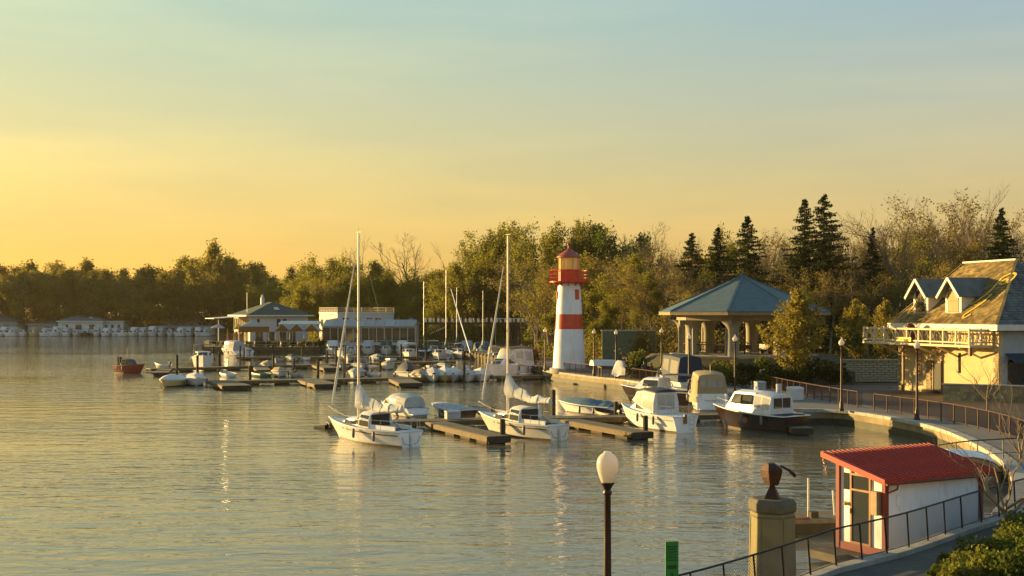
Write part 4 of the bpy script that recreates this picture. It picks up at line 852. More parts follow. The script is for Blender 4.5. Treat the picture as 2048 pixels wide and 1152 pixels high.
def sailboat(label, L=7.4, B=2.5, mast=11.2, cover=True, jib=True, hm=WHITE, stripe=TEAK, group=None, sc=WHITEC, sag=.0, detail=True, boom_up=0.0, lean=0.0):
    t = thing('sailboat', label, 'sailboat', group=group); h = Hull(L, B, .82, rake=1.1, tr=.66, bow=.42, flare=.8, deep=.4); h.build(t, hm, DECKW, stripe)
    zc = .86
    c = trunk(t, 'cabin', hm, -.3*L/7.4, 2.1*L/7.4, .8*B/2.5, .45*B/2.5, zc, zc+.08, .42, .7, .05, .86)
    if detail:
        side_win(c, .55, 1.25, .73, .66, zc+.17, zc+.33, .03, GLASS, BLACK); side_win(c, -.15, .4, .78, .75, zc+.17, zc+.33, .03, GLASS, BLACK)
        canvas_tent(t, 'spray_hood', WHITEC if cover else NAVY, [(-1.1, .84, zc, .7, zc+.82), (-.2, .84, zc+.05, .68, zc+.86), (.55, .62, zc+.38, .42, zc+.48)], [(0, .06, .94, .12, .95), (1, .06, .75, .12, .9)], GLASS)
        MB().box(-1.13, -1.11, -.62, .62, zc+.1, zc+.74).build('companionway', DARKI, t)
        MB().box(-3.0, -1.0, -.42, .42, .80, .865).build('cockpit', DARKI, t)
        for s_ in (1, -1): MB().bar((-3.1, s_*.55, .95), (-.9, s_*.72, .98), .08, .22).build('coaming', hm, t)
        MB().tube([(-3.0, 0, .86), (-2.2, 0, 1.25)], .025, 5).build('tiller', TEAK, t)
        rail([h.sheer(.9, 1, -.08, .55), h.sheer(.97, 1, -.02, .6), V((h.x(1)+.12, 0, h.z(1)+.62)), h.sheer(.97, -1, -.02, .6), h.sheer(.9, -1, -.08, .55)], .015, STEEL, t, 'bow_pulpit', .5)
        rail([h.sheer(.2, 1, -.06, .55), h.sheer(.04, 1, -.06, .58), h.sheer(.01, 1, -.35, .58), h.sheer(.01, -1, -.35, .58), h.sheer(.04, -1, -.06, .58), h.sheer(.2, -1, -.06, .55)], .015, STEEL, t, 'stern_pulpit', .55)
        for s_ in (1, -1):
            ll = MB(); ll.tube([h.sheer(.2, s_, -.06, .55), h.sheer(.42, s_, -.06, .52), h.sheer(.66, s_, -.06, .5), h.sheer(.9, s_, -.08, .55)], .006, 3)
            for q in (.42, .66): ll.tube([h.sheer(q, s_, -.06, 0), h.sheer(q, s_, -.06, .53)], .012, 4)
            ll.build('lifeline', STEEL, t)
        MB().loft([[(-L/2-.02, .025, .6), (-L/2-.02, -.025, .6), (-L/2-.16, -.02, .6), (-L/2-.16, .02, .6)], [(-L/2+.05, .03, -.5), (-L/2+.05, -.03, -.5), (-L/2-.3, -.02, -.5), (-L/2-.3, .02, -.5)]]).build('rudder', hm, t)
        q = MB(); q.tube([(-L/2-.012, .62, .55), (-L/2-.012, .45, .2), (-L/2-.012, 0, .08), (-L/2-.012, -.45, .2), (-L/2-.012, -.62, .55)], .012, 4); q.tube([(-L/2-.02, .1, .75), (-L/2-.02, .1, .05)], .01, 4); q.build('transom_line', BLACK, t)
    xm = .9*L/7.4; top = V((xm+lean*mast, 0, mast))
    ms = MB().tube([(xm, 0, zc+.3), (xm+lean*mast*.5, 0, mast*.55), top], [.07, .065, .05], 8).build('mast', ALU, t, smooth=True)
    if detail:
        MB().tube([top, top+V((0, 0, .35))], .008, 4).build('antenna', STEEL, ms); MB().bar(top+V((-.25, 0, .08)), top+V((.2, 0, .08)), .02, .02).build('wind_vane', STEEL, ms)
        q = MB()
        for s_ in (1, -1): q.tube([(xm, 0, mast*.58), (xm-.05, s_*.95, mast*.58+.05)], .02, 4)
        q.build('spreader', ALU, ms)
    st = MB(); hw_ = B/2-.1
    for s_ in (1, -1):
        st.tube([top-V((0, 0, .3)), (xm-.05, s_*.95, mast*.58+.05), (xm-.1, s_*hw_, .9)], .0045, 3); st.tube([(xm, 0, mast*.57), (xm-.5, s_*hw_, .9)], .0045, 3)
    st.tube([top, (-L/2+.05, 0, h.z(0)+.05)], .0045, 3); st.build('shroud', IRON, ms)
    bowp = V((L/2-.12, 0, h.z(1)+.05)); fs = V((xm+.05, 0, mast*.965))
    fo = MB().tube([bowp, fs], .007, 3).build('forestay', STEEL, ms)
    if jib:
        a, b = bowp.lerp(fs, .07), bowp.lerp(fs, .86); MB().tube([a, a.lerp(b, .08), a.lerp(b, .5), b], [.03, .07, .06, .025], 7).build('furled_jib', sc, fo, smooth=True)
    zb = zc+1.02+boom_up; bl_ = 3.9*L/7.4
    bm = MB().tube([(xm-.08, 0, zb), (xm-bl_, 0, zb-sag)], .05, 6).build('boom', ALU, t)
    if cover:
        rr = []; n = 16; r_ = random.Random(int(L*100))
        for i in range(n+1):
            u = i/n; x = xm+.06-u*(bl_+.02); hh = .42+1.2*math.exp(-u*4.6)+.07*math.sin(u*19); w = .17+.05*math.sin(u*9+1)+.05*math.exp(-u*4); z0 = zb-.16-sag*u+.06*math.sin(u*8)
            pts = [(0, 0), (.8, .12), (1, .3), (.75, .6), (.35, .85), (0, 1), (-.35, .85), (-.75, .6), (-1, .3), (-.8, .12)]
            rr.append([(x+r_.gauss(0, .015), y*w*(1+r_.gauss(0, .14)), z0+zz*hh+r_.gauss(0, .012)) for y, zz in pts])
        cv = MB().loft(rr).build('sail_cover', sc, bm, smooth=70)
        for i in range(3, n, 3): MB().tube([V(q)+(V(q)-V(rr[i][0])-V((0, 0, .2))).normalized()*.012 for q in rr[i]]+[V(rr[i][0])], .012, 4).build('sail_tie', GREYC, cv)
    if detail: MB().tube([(xm-bl_*.7, 0, zb-.05), (-1.6, 0, .9)], .012, 4).build('mainsheet', BLACK, bm)
    return t
def cruiser(name, label, L, B, Fb, hm, group=None, top=None, topm=NAVY, cab=.62, stripe=None, bowrail=True, dm=DECKW, ob=False, cm=WHITE, wm=GLASS, plat=True, boatcat='motorboat', cabx=(.0, .34), flare=.82, topx=(-.44, .06), toph=1.5):
    t = thing(name, label, boatcat, group=group); h = Hull(L, B, Fb, rake=.9, tr=.88, bow=.35, flare=flare, deep=.35); h.build(t, hm, dm, stripe, rub=dm)
    x0, x1 = L*cabx[0], L*cabx[1]; z0 = h.z(.5)
    c = trunk(t, 'cabin', cm, x0, x1, B*.40, B*.26, z0-.03, z0+.02, cab, cab*1.1, .06, .84)
    side_win(c, x0+.15, x0+(x1-x0)*.58, B*.385, B*.34, z0+cab*.35, z0+cab*.82, .07, wm, BLACK, slant=.1)
    MB().slab([(x1-cab*.08, -B*.2, z0+cab*.12), (x1-cab*.08, B*.2, z0+cab*.12), (x1-cab*.98, B*.2, z0+cab*.86), (x1-cab*.98, -B*.2, z0+cab*.86)], -.03).build('windscreen', wm, c)
    MB().box(-L*.42, x0-.05, -B*.3, B*.3, h.z(.2)-.03, h.z(.2)+.035).build('cockpit', DARKI, t)
    if bowrail: rail([h.sheer(q, s_, -.07, .42) for q, s_ in ((.62, 1), (.75, 1), (.88, 1), (.97, 1), (.97, -1), (.88, -1), (.75, -1), (.62, -1))], .015, STEEL, t, 'bow_rail', .42)
    if plat: MB().box(-L/2-.5, -L/2, -B*.36, B*.36, .22, .28).build('swim_platform', dm, t)
    if ob: outboard(t, -L/2-.12, 0, Fb*.55)
    if top:
        xa, xb = L*topx[0], L*topx[1]; zt = z0+toph
        if top == 'tent':
            canvas_tent(t, 'canvas_top', topm, [(xa, B*.42, h.z(0)+.02, B*.34, zt-.15), ((xa+xb)/2, B*.44, z0, B*.37, zt), (xb, B*.4, z0+cab*.4, B*.35, zt-.02), (xb+.75, B*.32, z0+cab*.9, B*.26, z0+cab*1.1)], [(0, .12, .88, .3, .85), (1, .12, .85, .35, .85), (2, .15, .7, .2, .7)], CLEAR)
        else:
            MB().loft([[(xa, B*.4, zt-.05), (xa, 0, zt+.06), (xa, -B*.4, zt-.05), (xa, 0, zt-.02)], [((xa+xb)/2, B*.42, zt), ((xa+xb)/2, 0, zt+.1), ((xa+xb)/2, -B*.42, zt), ((xa+xb)/2, 0, zt+.04)], [(xb, B*.38, zt-.08), (xb, 0, zt+.04), (xb, -B*.38, zt-.08), (xb, 0, zt-.04)]]).build('bimini_top', topm, t, smooth=60)
            f = MB()
            for s_ in (1, -1): f.tube([(xa, s_*B*.4, zt-.05), ((xa+xb)/2, s_*B*.42, z0)], .015, 4); f.tube([(xb, s_*B*.38, zt-.08), ((xa+xb)/2, s_*B*.42, z0)], .015, 4)
            f.build('bimini_frame', STEEL, t)
    return t
def covered_boat(label, L, B, hm, tm, group=None, peak=.75, ob=True, seed=1):
    t = thing('covered_boat', label, 'motorboat', group=group); h = Hull(L, B, .62, rake=.8, tr=.86, bow=.3, flare=.8, deep=.25); h.build(t, hm, DECKW)
    r_ = random.Random(seed); rr = []
    for i in range(13):
        q = .02+.93*i/12; bb, zz = h.b(q)+.03, h.z(q); pk = peak*(math.sin(PI*min(1, (1.0-q)*1.25))**.8 if q > .2 else .55+2.0*q)*r_.uniform(.85, 1.1)
        rr.append([(h.x(q), bb, zz-.1), (h.x(q), bb*.98, zz+.03), (h.x(q), bb*.6, zz+pk*.62+r_.gauss(0, .04)), (h.x(q), .04, zz+pk), (h.x(q), -bb*.6, zz+pk*.62+r_.gauss(0, .04)), (h.x(q), -bb*.98, zz+.03), (h.x(q), -bb, zz-.1)])
    q = MB(); q.loft(rr, closed=False); q.add(rr[0], [tuple(range(7))]); q.build('boat_cover', tm, t, smooth=35)
    if ob: outboard(t, -L/2-.12, 0, .4, s=.9)
    return t
def dinghy(label, L, B, hm, group=None, upside=False, ob=False, seats=True, cat='rowing boat'):
    t = thing('dinghy', label, cat, group=group); h = Hull(L, B, .42, rake=.5, tr=.75, bow=.45, flare=.75, deep=.12)
    rings = []
    for i in range(11):
        q = i/10; b, z = h.b(q), h.z(q); hf = [(h.x(q), b, z), (h.x(q, .4), b*.85, z*.4), (h.x(q, 0), b*.5, -.05), (h.x(q, -.1), 0, -.1)]; rings.append(hf+[(x, -y, zz) for x, y, zz in hf[-2::-1]])
    q = MB(); q.loft(rings, closed=False); q.add(rings[0], [tuple(range(7))]); ho = q.build('hull', hm, t, smooth=50); md = ho.modifiers.new('wall', 'SOLIDIFY'); md.thickness = .04
    r_ = MB()
    for s_ in (1, -1): r_.tube([h.sheer(i/10, s_, .01) for i in range(11)], .03, 5)
    r_.build('gunwale', TEAK, t)
    if seats and not upside:
        for q in (.12, .45, .72): MB().box(h.x(q)-.12, h.x(q)+.12, -h.b(q)+.02, h.b(q)-.02, .24, .28).build('thwart', TEAK, t)
    if ob: outboard(t, -L/2-.1, 0, .3, s=.75)
    return t

# --- two sailboats at the near dock
place(sailboat('white sailboat with furled white sail cover moored at the dock end, stern toward the lamp', L=7.5, mast=11.65, sag=.0), (797, 891), (680, 876))
place(sailboat('white sailboat with white sail cover rising steeply at the mast, between two dock fingers', L=7.3, mast=11.75, hm=CREAMH, sag=.25, boom_up=.42), (1098, 878), (976, 863))
# --- white cabin boat with clear canopy
b3 = thing('cabin_boat', 'white small cabin boat with clear-panelled canopy and round transom beside a dock finger', 'motorboat'); h = Hull(7.2, 2.5, .95, rake=.9, tr=.72, bow=.35, flare=.8, deep=.4); h.build(b3, WHITE, DECKW, GREYC)
c = trunk(b3, 'cabin', WHITE, -1.2, 2.0, .95, .5, .98, 1.08, .62, .8, .05, .88); side_win(c, -.6, .7, .9, .78, 1.2, 1.48, .05, GLASS, TEAK)
canvas_tent(b3, 'canopy', WHITEC, [(-1.5, .95, 1.0, .8, 2.35), (-.2, .95, 1.3, .82, 2.45), (.9, .75, 1.58, .6, 2.3), (1.6, .5, 1.62, .32, 1.75)], [(0, .06, .94, .12, .9), (1, .06, .94, .1, .88), (2, .1, .8, .1, .8)])
canvas_tent(b3, 'canopy_roof', NAVY, [(-1.56, .86, 2.3, .78, 2.42), (-.2, .88, 2.4, .8, 2.52), (.95, .66, 2.28, .56, 2.37)])
for i, w in enumerate((-.62, .02)): end_panes(b3, -1.51, [(w, w+.6, 1.25, 2.15)], CLEAR)
rail([h.sheer(.2, 1, -.06, .6), h.sheer(.03, 1, -.06, .6), h.sheer(.01, 1, -.4, .6), h.sheer(.01, -1, -.4, .6), h.sheer(.03, -1, -.06, .6), h.sheer(.2, -1, -.06, .6)], .016, STEEL, b3, 'stern_rail', .6)
rail([h.sheer(.75, 1, -.06, .5), h.sheer(.9, 1, -.03, .55), V((h.x(1)+.1, 0, h.z(1)+.6)), h.sheer(.9, -1, -.03, .55), h.sheer(.75, -1, -.06, .5)], .016, STEEL, b3, 'bow_rail', .5)
ld = MB()
for y in (-.55, -.25): ld.tube([(-3.68, y, 1.0), (-3.68, y, .1)], .015, 4)
for z in (.2, .5, .8): ld.tube([(-3.68, -.55, z), (-3.68, -.25, z)], .013, 4)
ld.build('boarding_ladder', STEEL, b3); MB().box(-3.74, -3.6, .0, .18, .55, 1.1).build('outboard_bracket', TEAK, b3); MB().box(-1.3, -1.0, -.98, -.9, 1.1, 1.6).build('fender_board', TEAK, b3)
place(b3, (1362, 864), (1252, 847))
# --- dark wheelhouse boat
b4 = thing('wheelhouse_boat', 'dark-hulled boat with white wheelhouse and gold-tinted windows', 'motorboat'); h = Hull(7.0, 2.7, 1.05, rake=1.0, tr=.86, bow=.28, flare=.78, deep=.4); h.build(b4, BLACKH, DECKW, rub=WHITE)
c = trunk(b4, 'wheelhouse', WHITE, -1.0, 1.8, 1.08, .72, 1.08, 1.2, 1.25, .75, -.05, .84, .1); side_win(c, .12, 1.12, 1.005, .87, 1.62, 2.2, .09, GLASS, BLACK, slant=.3); side_win(c, -.85, .04, 1.06, 1.01, 1.62, 2.2, .09, GLASS, BLACK)
MB().slab([(1.62, -.55, 1.55), (1.62, .55, 1.55), (1.18, .5, 2.22), (1.18, -.5, 2.22)], -.03).build('windscreen', GLASS, c)
canvas_tent(b4, 'aft_canopy', WHITEC, [(-2.3, 1.05, 1.1, .9, 2.2), (-1.6, 1.08, 1.1, .92, 2.33), (-.98, 1.06, 1.1, .92, 2.36)], [(0, .1, .9, .25, .9), (1, .1, .9, .3, .9)]); end_panes(b4, -2.31, [(-.75, -.1, 1.45, 2.05), (-.02, .68, 1.45, 2.05)], GLASS)
MB().box(-3.3, -2.35, -.9, .9, 1.03, 1.11).build('cockpit', DARKI, b4); MB().tube([(.2, 0, 2.5), (.2, 0, 2.95)], .012, 4).build('antenna', STEEL, b4); MB().lathe([(.12, 2.5), (.14, 2.62), (.02, 2.7)], 10, (-.5, .3, 0)).build('horn', WHITE, b4)
MB().lathe([(.17, 0), (.17, .5)], 12, (-1.6, -.5, 2.35)).build('stowed_bucket', GREYC, b4)
rail([h.sheer(q, s_, -.07, .5) for q, s_ in ((.66, 1), (.8, 1), (.93, 1), (.93, -1), (.8, -1), (.66, -1))], .016, STEEL, b4, 'bow_rail', .5)
MB().bar((-3.1, -1.25, .5), (-1.6, -1.38, .5), .1, .2).build('fender', TEAK, b4)
ln = MB().add([(2.2, .28, 1.3), (2.2, -.28, 1.3), (1.95, -.32, 1.55), (1.95, .32, 1.55)], [(0, 1, 2, 3)]).build('bow_canvas', WHITEC, b4)
MB().lathe([(.02, 1.35), (.02, 1.9), (.07, 1.92), (.07, 2.04), (.02, 2.06)], 8, (2.4, 0, 0)).build('bow_light', WHITE, b4)
place(b4, (1578, 866), (1441, 851))
# --- tan canvas cruiser, stern on
b5 = cruiser('canvas_cruiser', 'white cruiser with tan canvas enclosure and lettered transom, stern to the dock', 7.2, 2.7, 1.1, WHITE, top='tent', topm=TANC, cab=.7, toph=1.65, topx=(-.45, .05))
MB().box(-3.64, -3.58, -1.1, 1.1, .1, 1.35).build('transom_board', WHITE, b5, bevel=.03); q = MB(); pts = []
for i in range(60): u = i/59; pts.append((-3.655, .55-u*1.1, .85+.06*math.sin(u*38)*(1-.5*u)+.03*math.sin(u*17)))
q.tube(pts, .012, 3); q.build('transom_script', BLACK, b5)
end_panes(b5, -3.27, [(-.8, -.42, 1.75, 2.35), (-.36, .36, 1.75, 2.35), (.42, .8, 1.75, 2.35)], CLEAR); MB().tube([(-2.4, .0, 2.7), (-2.4, 0, 3.35)], .02, 5).build('stern_light', STEEL, b5)
rk = [[(-3.3, 1.0, 2.3), (-2.6, 1.25, 2.3)], [(-3.45, 1.05, 1.5), (-2.5, 1.4, 1.5)], [(-3.7, 1.15, .75), (-2.3, 1.55, .7)]]
MB().loft([[V(a), V(a).lerp(V(b), .3)+V((0, .12, 0)), V(a).lerp(V(b), .6)+V((0, -.02, 0)), V(b)] for a, b in rk], closed=False).build('hanging_canvas', TANC, b5, smooth=60)
place(b5, (1432, 830), (1395, 806))
# --- two cruisers behind
place(cruiser('cuddy_cruiser', 'white cuddy cruiser with dark hull band and navy cover, bow out past the canopy boat', 7.4, 2.6, 1.0, BLACKH, top='bimini', topm=NAVY, cab=.95, cabx=(-.06, .3), toph=1.25, topx=(-.48, -.08), wm=GLASS), (1395, 811), (1250, 803))
place(cruiser('camper_cruiser', 'tall white cruiser under a navy and clear camper canvas', 7.6, 2.8, 1.35, WHITE, top='tent', topm=NAVY, cab=.9, cabx=(.02, .36), toph=2.15, topx=(-.42, .04)), (1385, 797), (1318, 786))
# --- small craft along the near dock
ND = 'small craft along the near dock'
place(cruiser('runabout', 'white runabout with clear windscreen tied inside the near dock behind a sailboat', 5.2, 2.0, .62, WHITE, cab=.45, bowrail=False, top='tent', topm=GREYC, toph=.85, topx=(-.4, .02)), (828, 834), (772, 826))
place(covered_boat('low dark grey covered skiff tied inside the near dock', 4.8, 1.8, BLACKH, GREYC, peak=.3, ob=False), (932, 838), (868, 829))
place(dinghy('open grey rowing skiff tied at the dock beside the second sailboat', 4.0, 1.5, GREYC), (1000, 836), (938, 829))
place(covered_boat('boat under a flat blue-grey cover tied inside the near dock', 5.6, 2.1, WHITE, BLUEC, peak=.45), (1212, 830), (1138, 824))
place(dinghy('small dark inflatable dinghy with outboard at the dock by the canopy boat', 3.2, 1.5, BLACK, ob=True, cat='dinghy'), (1225, 838), (1200, 834))
# --- left end
place(cruiser('wooden_launch', 'red-hulled wooden launch with brown cabin lying off the dock end', 5.2, 1.95, .85, REDH, cab=.75, cabx=(-.22, .12), cm=TEAK, top=None, bowrail=False, dm=TEAK, plat=False, boatcat='launch'), (240, 745), (287, 747.5))
o_ = [o for o in COL.objects if o.name.startswith('wooden_launch')][0]
for x in (-2.2, -1.85): MB().box(x-.1, x+.1, -.45, -.1, .85, 1.9).build('fender_post', PILE, o_)
MB().tube([(-.9, 0, 1.4), (-.9, 0, 3.0)], .018, 5).build('mast_pole', ALU, o_)
place(dinghy('pale tender with a bent davit pole beside the red launch', 3.2, 1.4, DECKW, ob=True, cat='dinghy'), (345, 735), (303, 733))
place(cruiser('motor_cruiser', 'white motor cruiser with dark-topped windscreen and radar arch facing out at the outer dock', 7.4, 2.9, 1.3, WHITE, top='bimini', topm=NAVY, cab=.75, toph=1.6, topx=(-.3, .12), cabx=(-.05, .32)), (404, 729), (408, 743))
place(covered_boat('cream-yellow skiff with a bundled white cover at the second dock end', 5.6, 2.2, YELH, WHITEC, peak=.5, seed=4), (366, 769), (322, 776))
place(covered_boat('white wedge-covered speedboat nose out beside the cream-yellow skiff', 5.4, 2.2, WHITE, WHITEC, peak=.6, seed=9, ob=False), (382, 764), (400, 777))
# --- second dock, right-hand cluster
CL = 'covered boats bunched at the second dock'
for i, (s_, b_, hm, tm, pk, lb) in enumerate([((858, 757), (872, 768), WHITE, GREYC, .8, 'white boat under a lumpy grey cover, first of the bunch at the second dock'), ((884, 757), (893, 768), YELH, WHITEC, .9, 'cream-hulled boat under a pale blue-white cover at the second dock'),
        ((908, 757), (905, 767), WHITE, WHITEC, .85, 'white boat under a rumpled white cover beside a piling at the second dock'), ((938, 757), (935, 768), WHITE, GREYC, .6, 'broad white boat under a slack grey cover below the cruiser'),
        ((962, 756), (960, 768), WHITE, WHITEC, .7, 'white boat under a tight white cover below the cruiser bow'), ((838, 757), (843, 766), WHITE, TANC, .6, 'small boat under a dull tan cover behind the dock finger')]):
    place(covered_boat(lb, 5.6 if i < 4 else 5.0, 2.3, hm, tm, CL, pk, False, 20+i), s_, b_)
place(cruiser('flybridge_cruiser', 'large white cruiser with wood-trimmed cabin top and wide white skirt cover', 7.2, 2.8, 1.2, WHITE, top='tent', topm=WHITEC, cab=.9, toph=1.95, topx=(-.46, .0), cabx=(-.04, .3)), (1052, 752), (975, 757))
o_ = [o for o in COL.objects if o.name.startswith('flybridge_cruiser')][0]; MB().box(-3.0, .7, -1.0, 1.0, 3.28, 3.35).build('hard_top', TEAK, o_)
place(dinghy('white upturned tender at the dock beside the lighthouse quay', 3.6, 1.5, WHITE, ob=True, cat='dinghy'), (1062, 752), (1038, 757))
place(covered_boat('boat under a dark tent cover at the dock behind the finger', 5.6, 2.2, WHITE, NAVY, CL, 1.2, False, 33), (806, 752), (818, 760))
# --- inner harbour boats, nearer the restaurant
INB = [((668, 706), (662, 712), 'white cuddy boat with a tower under the glass awning', 6.2, 'tent', WHITEC), ((700, 707), (704, 712), 'low white open boat between the restaurant quay boats', 4.8, None, WHITEC), ((740, 706), (733, 712), 'white cabin boat facing out below the restaurant awning', 6.6, 'tent', GREYC),
       ((803, 706), (808, 713), 'white cruiser with a red-trimmed bridge below the awning end', 7.0, 'tent', WHITEC), ((862, 706), (873, 712), 'white boat with a pale cover by the pergola', 6.0, 'bimini', WHITEC), ((930, 706), (940, 712), 'white cruiser with grey canvas below the pergola', 6.6, 'tent', GREYC),
       ((885, 716), (873, 722), 'small white boat with a rounded cover beside the dark-covered sailboats', 5.4, None, WHITEC), ((915, 714), (928, 720), 'small white runabout between the masts near the pergola', 5.2, 'bimini', GREYC),
       ((770, 706), (776, 712), 'small dark-covered boat between white boats below the awning', 5.4, 'tent', GREENC), ((688, 712), (684, 717), 'small white open boat off the restaurant quay pilings', 4.6, None, WHITEC), ((955, 712), (965, 719), 'white boat with navy canvas below the pergola end', 6.0, 'tent', NAVY), ((985, 722), (1000, 728), 'white boat with tan canvas behind the large cruiser', 6.0, 'tent', TANC), ((825, 714), (815, 720), 'white boat with grey bimini beside the dark-hulled sailboat', 6.2, 'bimini', GREYC), ((1010, 733), (1030, 737), 'grey-canvas boat tied along the lighthouse quay railing', 5.6, 'tent', GREYC)]
for s_, b_, lb, L_, tp, tm in INB: place(cruiser('moored_cruiser', lb, L_, 2.4, .85, WHITE, 'boats of the inner harbour', top=tp, topm=tm, cab=.6, toph=1.45), s_, b_)
place(sailboat('sailboat with a dark hull and thin bare mast by the restaurant awning', 8.0, 2.6, 12.4, False, False, NAVY, None, 'sailboats of the inner harbour', detail=False), (842, 716), (852, 706))
place(sailboat('sailboat with dark green sail cover and the tallest mast of the inner harbour', 8.4, 2.7, 13.9, True, False, WHITE, None, 'sailboats of the inner harbour', sc=GREENC, detail=False), (886, 722), (897, 711))
place(sailboat('sailboat with dark sail cover and shorter mast near the pergola', 7.6, 2.6, 11.4, True, False, WHITE, None, 'sailboats of the inner harbour', sc=GREENC, detail=False), (905, 716), (920, 708))
place(sailboat('sailboat with bare thin mast farthest along the pergola', 7.2, 2.5, 10.6, True, False, WHITE, None, 'sailboats of the inner harbour', sc=GREYC, detail=False), (958, 722), (972, 714))
r = random.Random(31)
for i, (px, py) in enumerate([(560, 722), (584, 721), (612, 720), (700, 721), (724, 721), (752, 720), (782, 722), (536, 736), (690, 737), (716, 737), (742, 736), (776, 737), (866, 737), (888, 737), (930, 737), (560, 752), (592, 753), (716, 753), (744, 752)]):
    k = i % 4; dx = r.uniform(-9, 9); L_ = r.uniform(3.6, 5.2)
    lb = ['small open grey skiff tied among the middle docks', 'small boat under a dark cover tied among the middle docks', 'small white open motorboat tied among the middle docks', 'small boat under a pale cover tied among the middle docks'][k]
    b_ = dinghy(lb, L_*.85, 1.5, GREYC, 'small boats among the middle docks', ob=True) if k == 0 else covered_boat(lb, L_, 1.8, WHITE, (NAVY, GREENC, GREYC)[i % 3], 'small boats among the middle docks', .4, True, 60+i) if k == 1 else dinghy(lb, L_, 1.7, WHITE, 'small boats among the middle docks', ob=True, cat='motorboat') if k == 2 else covered_boat(lb, L_, 1.8, WHITE, (WHITEC, TANC)[i % 2], 'small boats among the middle docks', .45, False, 90+i)
    place(b_, (px, py), (px+dx, py+3))
lp = thing('lowered_mast', 'thin pale mast propped at a slant over the covered boats', 'mast'); MB().tube([P(902, 578, 150), P(922, 645, 142), P(941, 706, 136)], [.05, .08, .08], 6).build('spar', ALU, lp); MB().tube([P(941, 706, 136), P(941, 735, 136)], .05, 5).build('crutch', PILE, lp)
place(cruiser('moored_cruiser', 'grey-covered pontoon boat moored at the tip of the restaurant quay', 7.0, 2.6, .8, WHITE, top='tent', topm=GREYC, cab=.7, toph=1.6), (478, 711), (446, 709))
place(covered_boat('small boat under a blue-grey cover along the restaurant quay', 5.0, 2.0, WHITE, GREYC, peak=.6, seed=51), (500, 709), (482, 707))
place(dinghy('small open boat with a tilted white outboard cowl off the restaurant quay', 3.4, 1.5, WHITE, ob=True, cat='dinghy'), (655, 722), (645, 716))
place(dinghy('green open rowing boat lying behind the second dock', 4.4, 1.6, mat('green_hull', (.06, .13, .1), .5)), (540, 756), (497, 751))
place(dinghy('pale green upturned skiff beside the second dock planks', 4.0, 1.5, DECKW), (470, 756), (437, 751))
# --- white dinghy drawn up on the bank behind the hut
dg = dinghy('white dinghy propped on its side on the bank behind the red-roofed hut', 3.3, 1.5, WHITE, seats=False); dg.location = (18.6, 48.9, 1.35); dg.rotation_euler = (R(150), R(6), R(25))
dg2 = dinghy('grey-blue small dinghy lying on the water edge below the white one', 3.2, 1.4, GREYC, seats=False); dg2.location = (17.2, 46.6, .25); dg2.rotation_euler = (R(10), 0, R(15))
# --- far shore boats
FS = 'boats moored along the far shore'; r = random.Random(12)
protoF = {}
for k, (hm, tp, tm) in enumerate(((WHITE, 'tent', WHITEC), (WHITE, 'bimini', NAVY), (WHITE, 'tent', GREYC), (YELH, 'tent', TANC), (BLACKH, 'bimini', WHITEC))):
    protoF[k] = cruiser('far_boat', ['white motorboat with white top moored bow out along the far shore', 'white motorboat with navy bimini moored bow out along the far shore', 'white motorboat with grey canvas moored bow out along the far shore', 'tan motorboat moored bow out along the far shore', 'dark-hulled motorboat with white top on the far shore'][k], 8.0, 3.0, 1.1, hm, FS, top=tp, topm=tm, cab=.9, toph=1.9, bowrail=False)
    protoF[k]['n'] = 0
for i, px in enumerate([8, 26, 46, 68, 90, 112, 132, 152, 172, 193, 213, 231, 249, 268, 287, 304, 322, 341, 361, 378, 396, 412]):
    k = 3 if i == 3 else 4 if i == 8 else (0, 2, 1, 0, 2)[i % 5]; p = protoF[k]; o = p if not p['n'] else copy_tree(p); p['n'] = 1
    Y = 364+r.uniform(-1.5, 1.5); o.location = ((px-CX)/F*Y, Y, 0); o.rotation_euler = (0, 0, R(-90+r.uniform(-25, 25)-10)); o.scale = (.8, .8, r.uniform(.8, 1.0))

# ---------------------------------------------------------------- floating docks
def dock(label, a, b, w, z=.45, fingers=(), posts=()):
    """a, b: centre line ends (x, y); the deck is a run of sections on floats"""
    t = thing('floating_dock', label, 'dock'); a, b = V((*a, 0)), V((*b, 0)); n = max(1, round((b-a).length/6)); d = (b-a).normalized(); s_ = V((-d.y, d.x, 0))
    def run(p, q, w, nm, k):
        sec = MB().bar(at(p, z-.05), at(q, z-.05), w, .1).build(nm, DOCKW, t); dd = (q-p).normalized(); ss = V((-dd.y, dd.x, 0))
        for e in (1, -1): MB().bar(at(p+ss*e*(w/2+.04), z-.16), at(q+ss*e*(w/2+.04), z-.16), .08, .28).build('side_beam', DOCKS, sec)
        nf = max(2, round((q-p).length/2.6))
        for i in range(nf): c = p.lerp(q, (i+.5)/nf); MB().bar(at(c-dd*.7, .06), at(c+dd*.7, .06), w*.82, .46).build('float', PILE, sec)
    for i in range(n): run(a+d*(.02)+(b-a)*(i/n), a-d*.02+(b-a)*((i+1)/n), w, 'deck_section', i)
    for (p, q, fw) in fingers:
        p, q = V((*p, 0)), V((*q, 0)); run(p, q, fw, 'finger_pier', 0); dd = (q-p).normalized(); ss = V((-dd.y, dd.x, 0))*fw/2
        MB().bar(at(q-ss+dd*.05, z-.2), at(q+ss+dd*.05, z-.2), .1, .36).build('end_beam', PILE, t)
    return t
def g2(px, py, z=.45): p = G(px, py, z); return (p.x, p.y)
dock('long grey wooden floating dock with three finger piers where the two sailboats lie', g2(655, 844), g2(1590, 824), 1.7, fingers=((g2(872, 843), g2(998, 872), 1.3), (g2(1140, 838), g2(1285, 864), 1.3), (g2(1548, 830), g2(1605, 856), 1.2)))
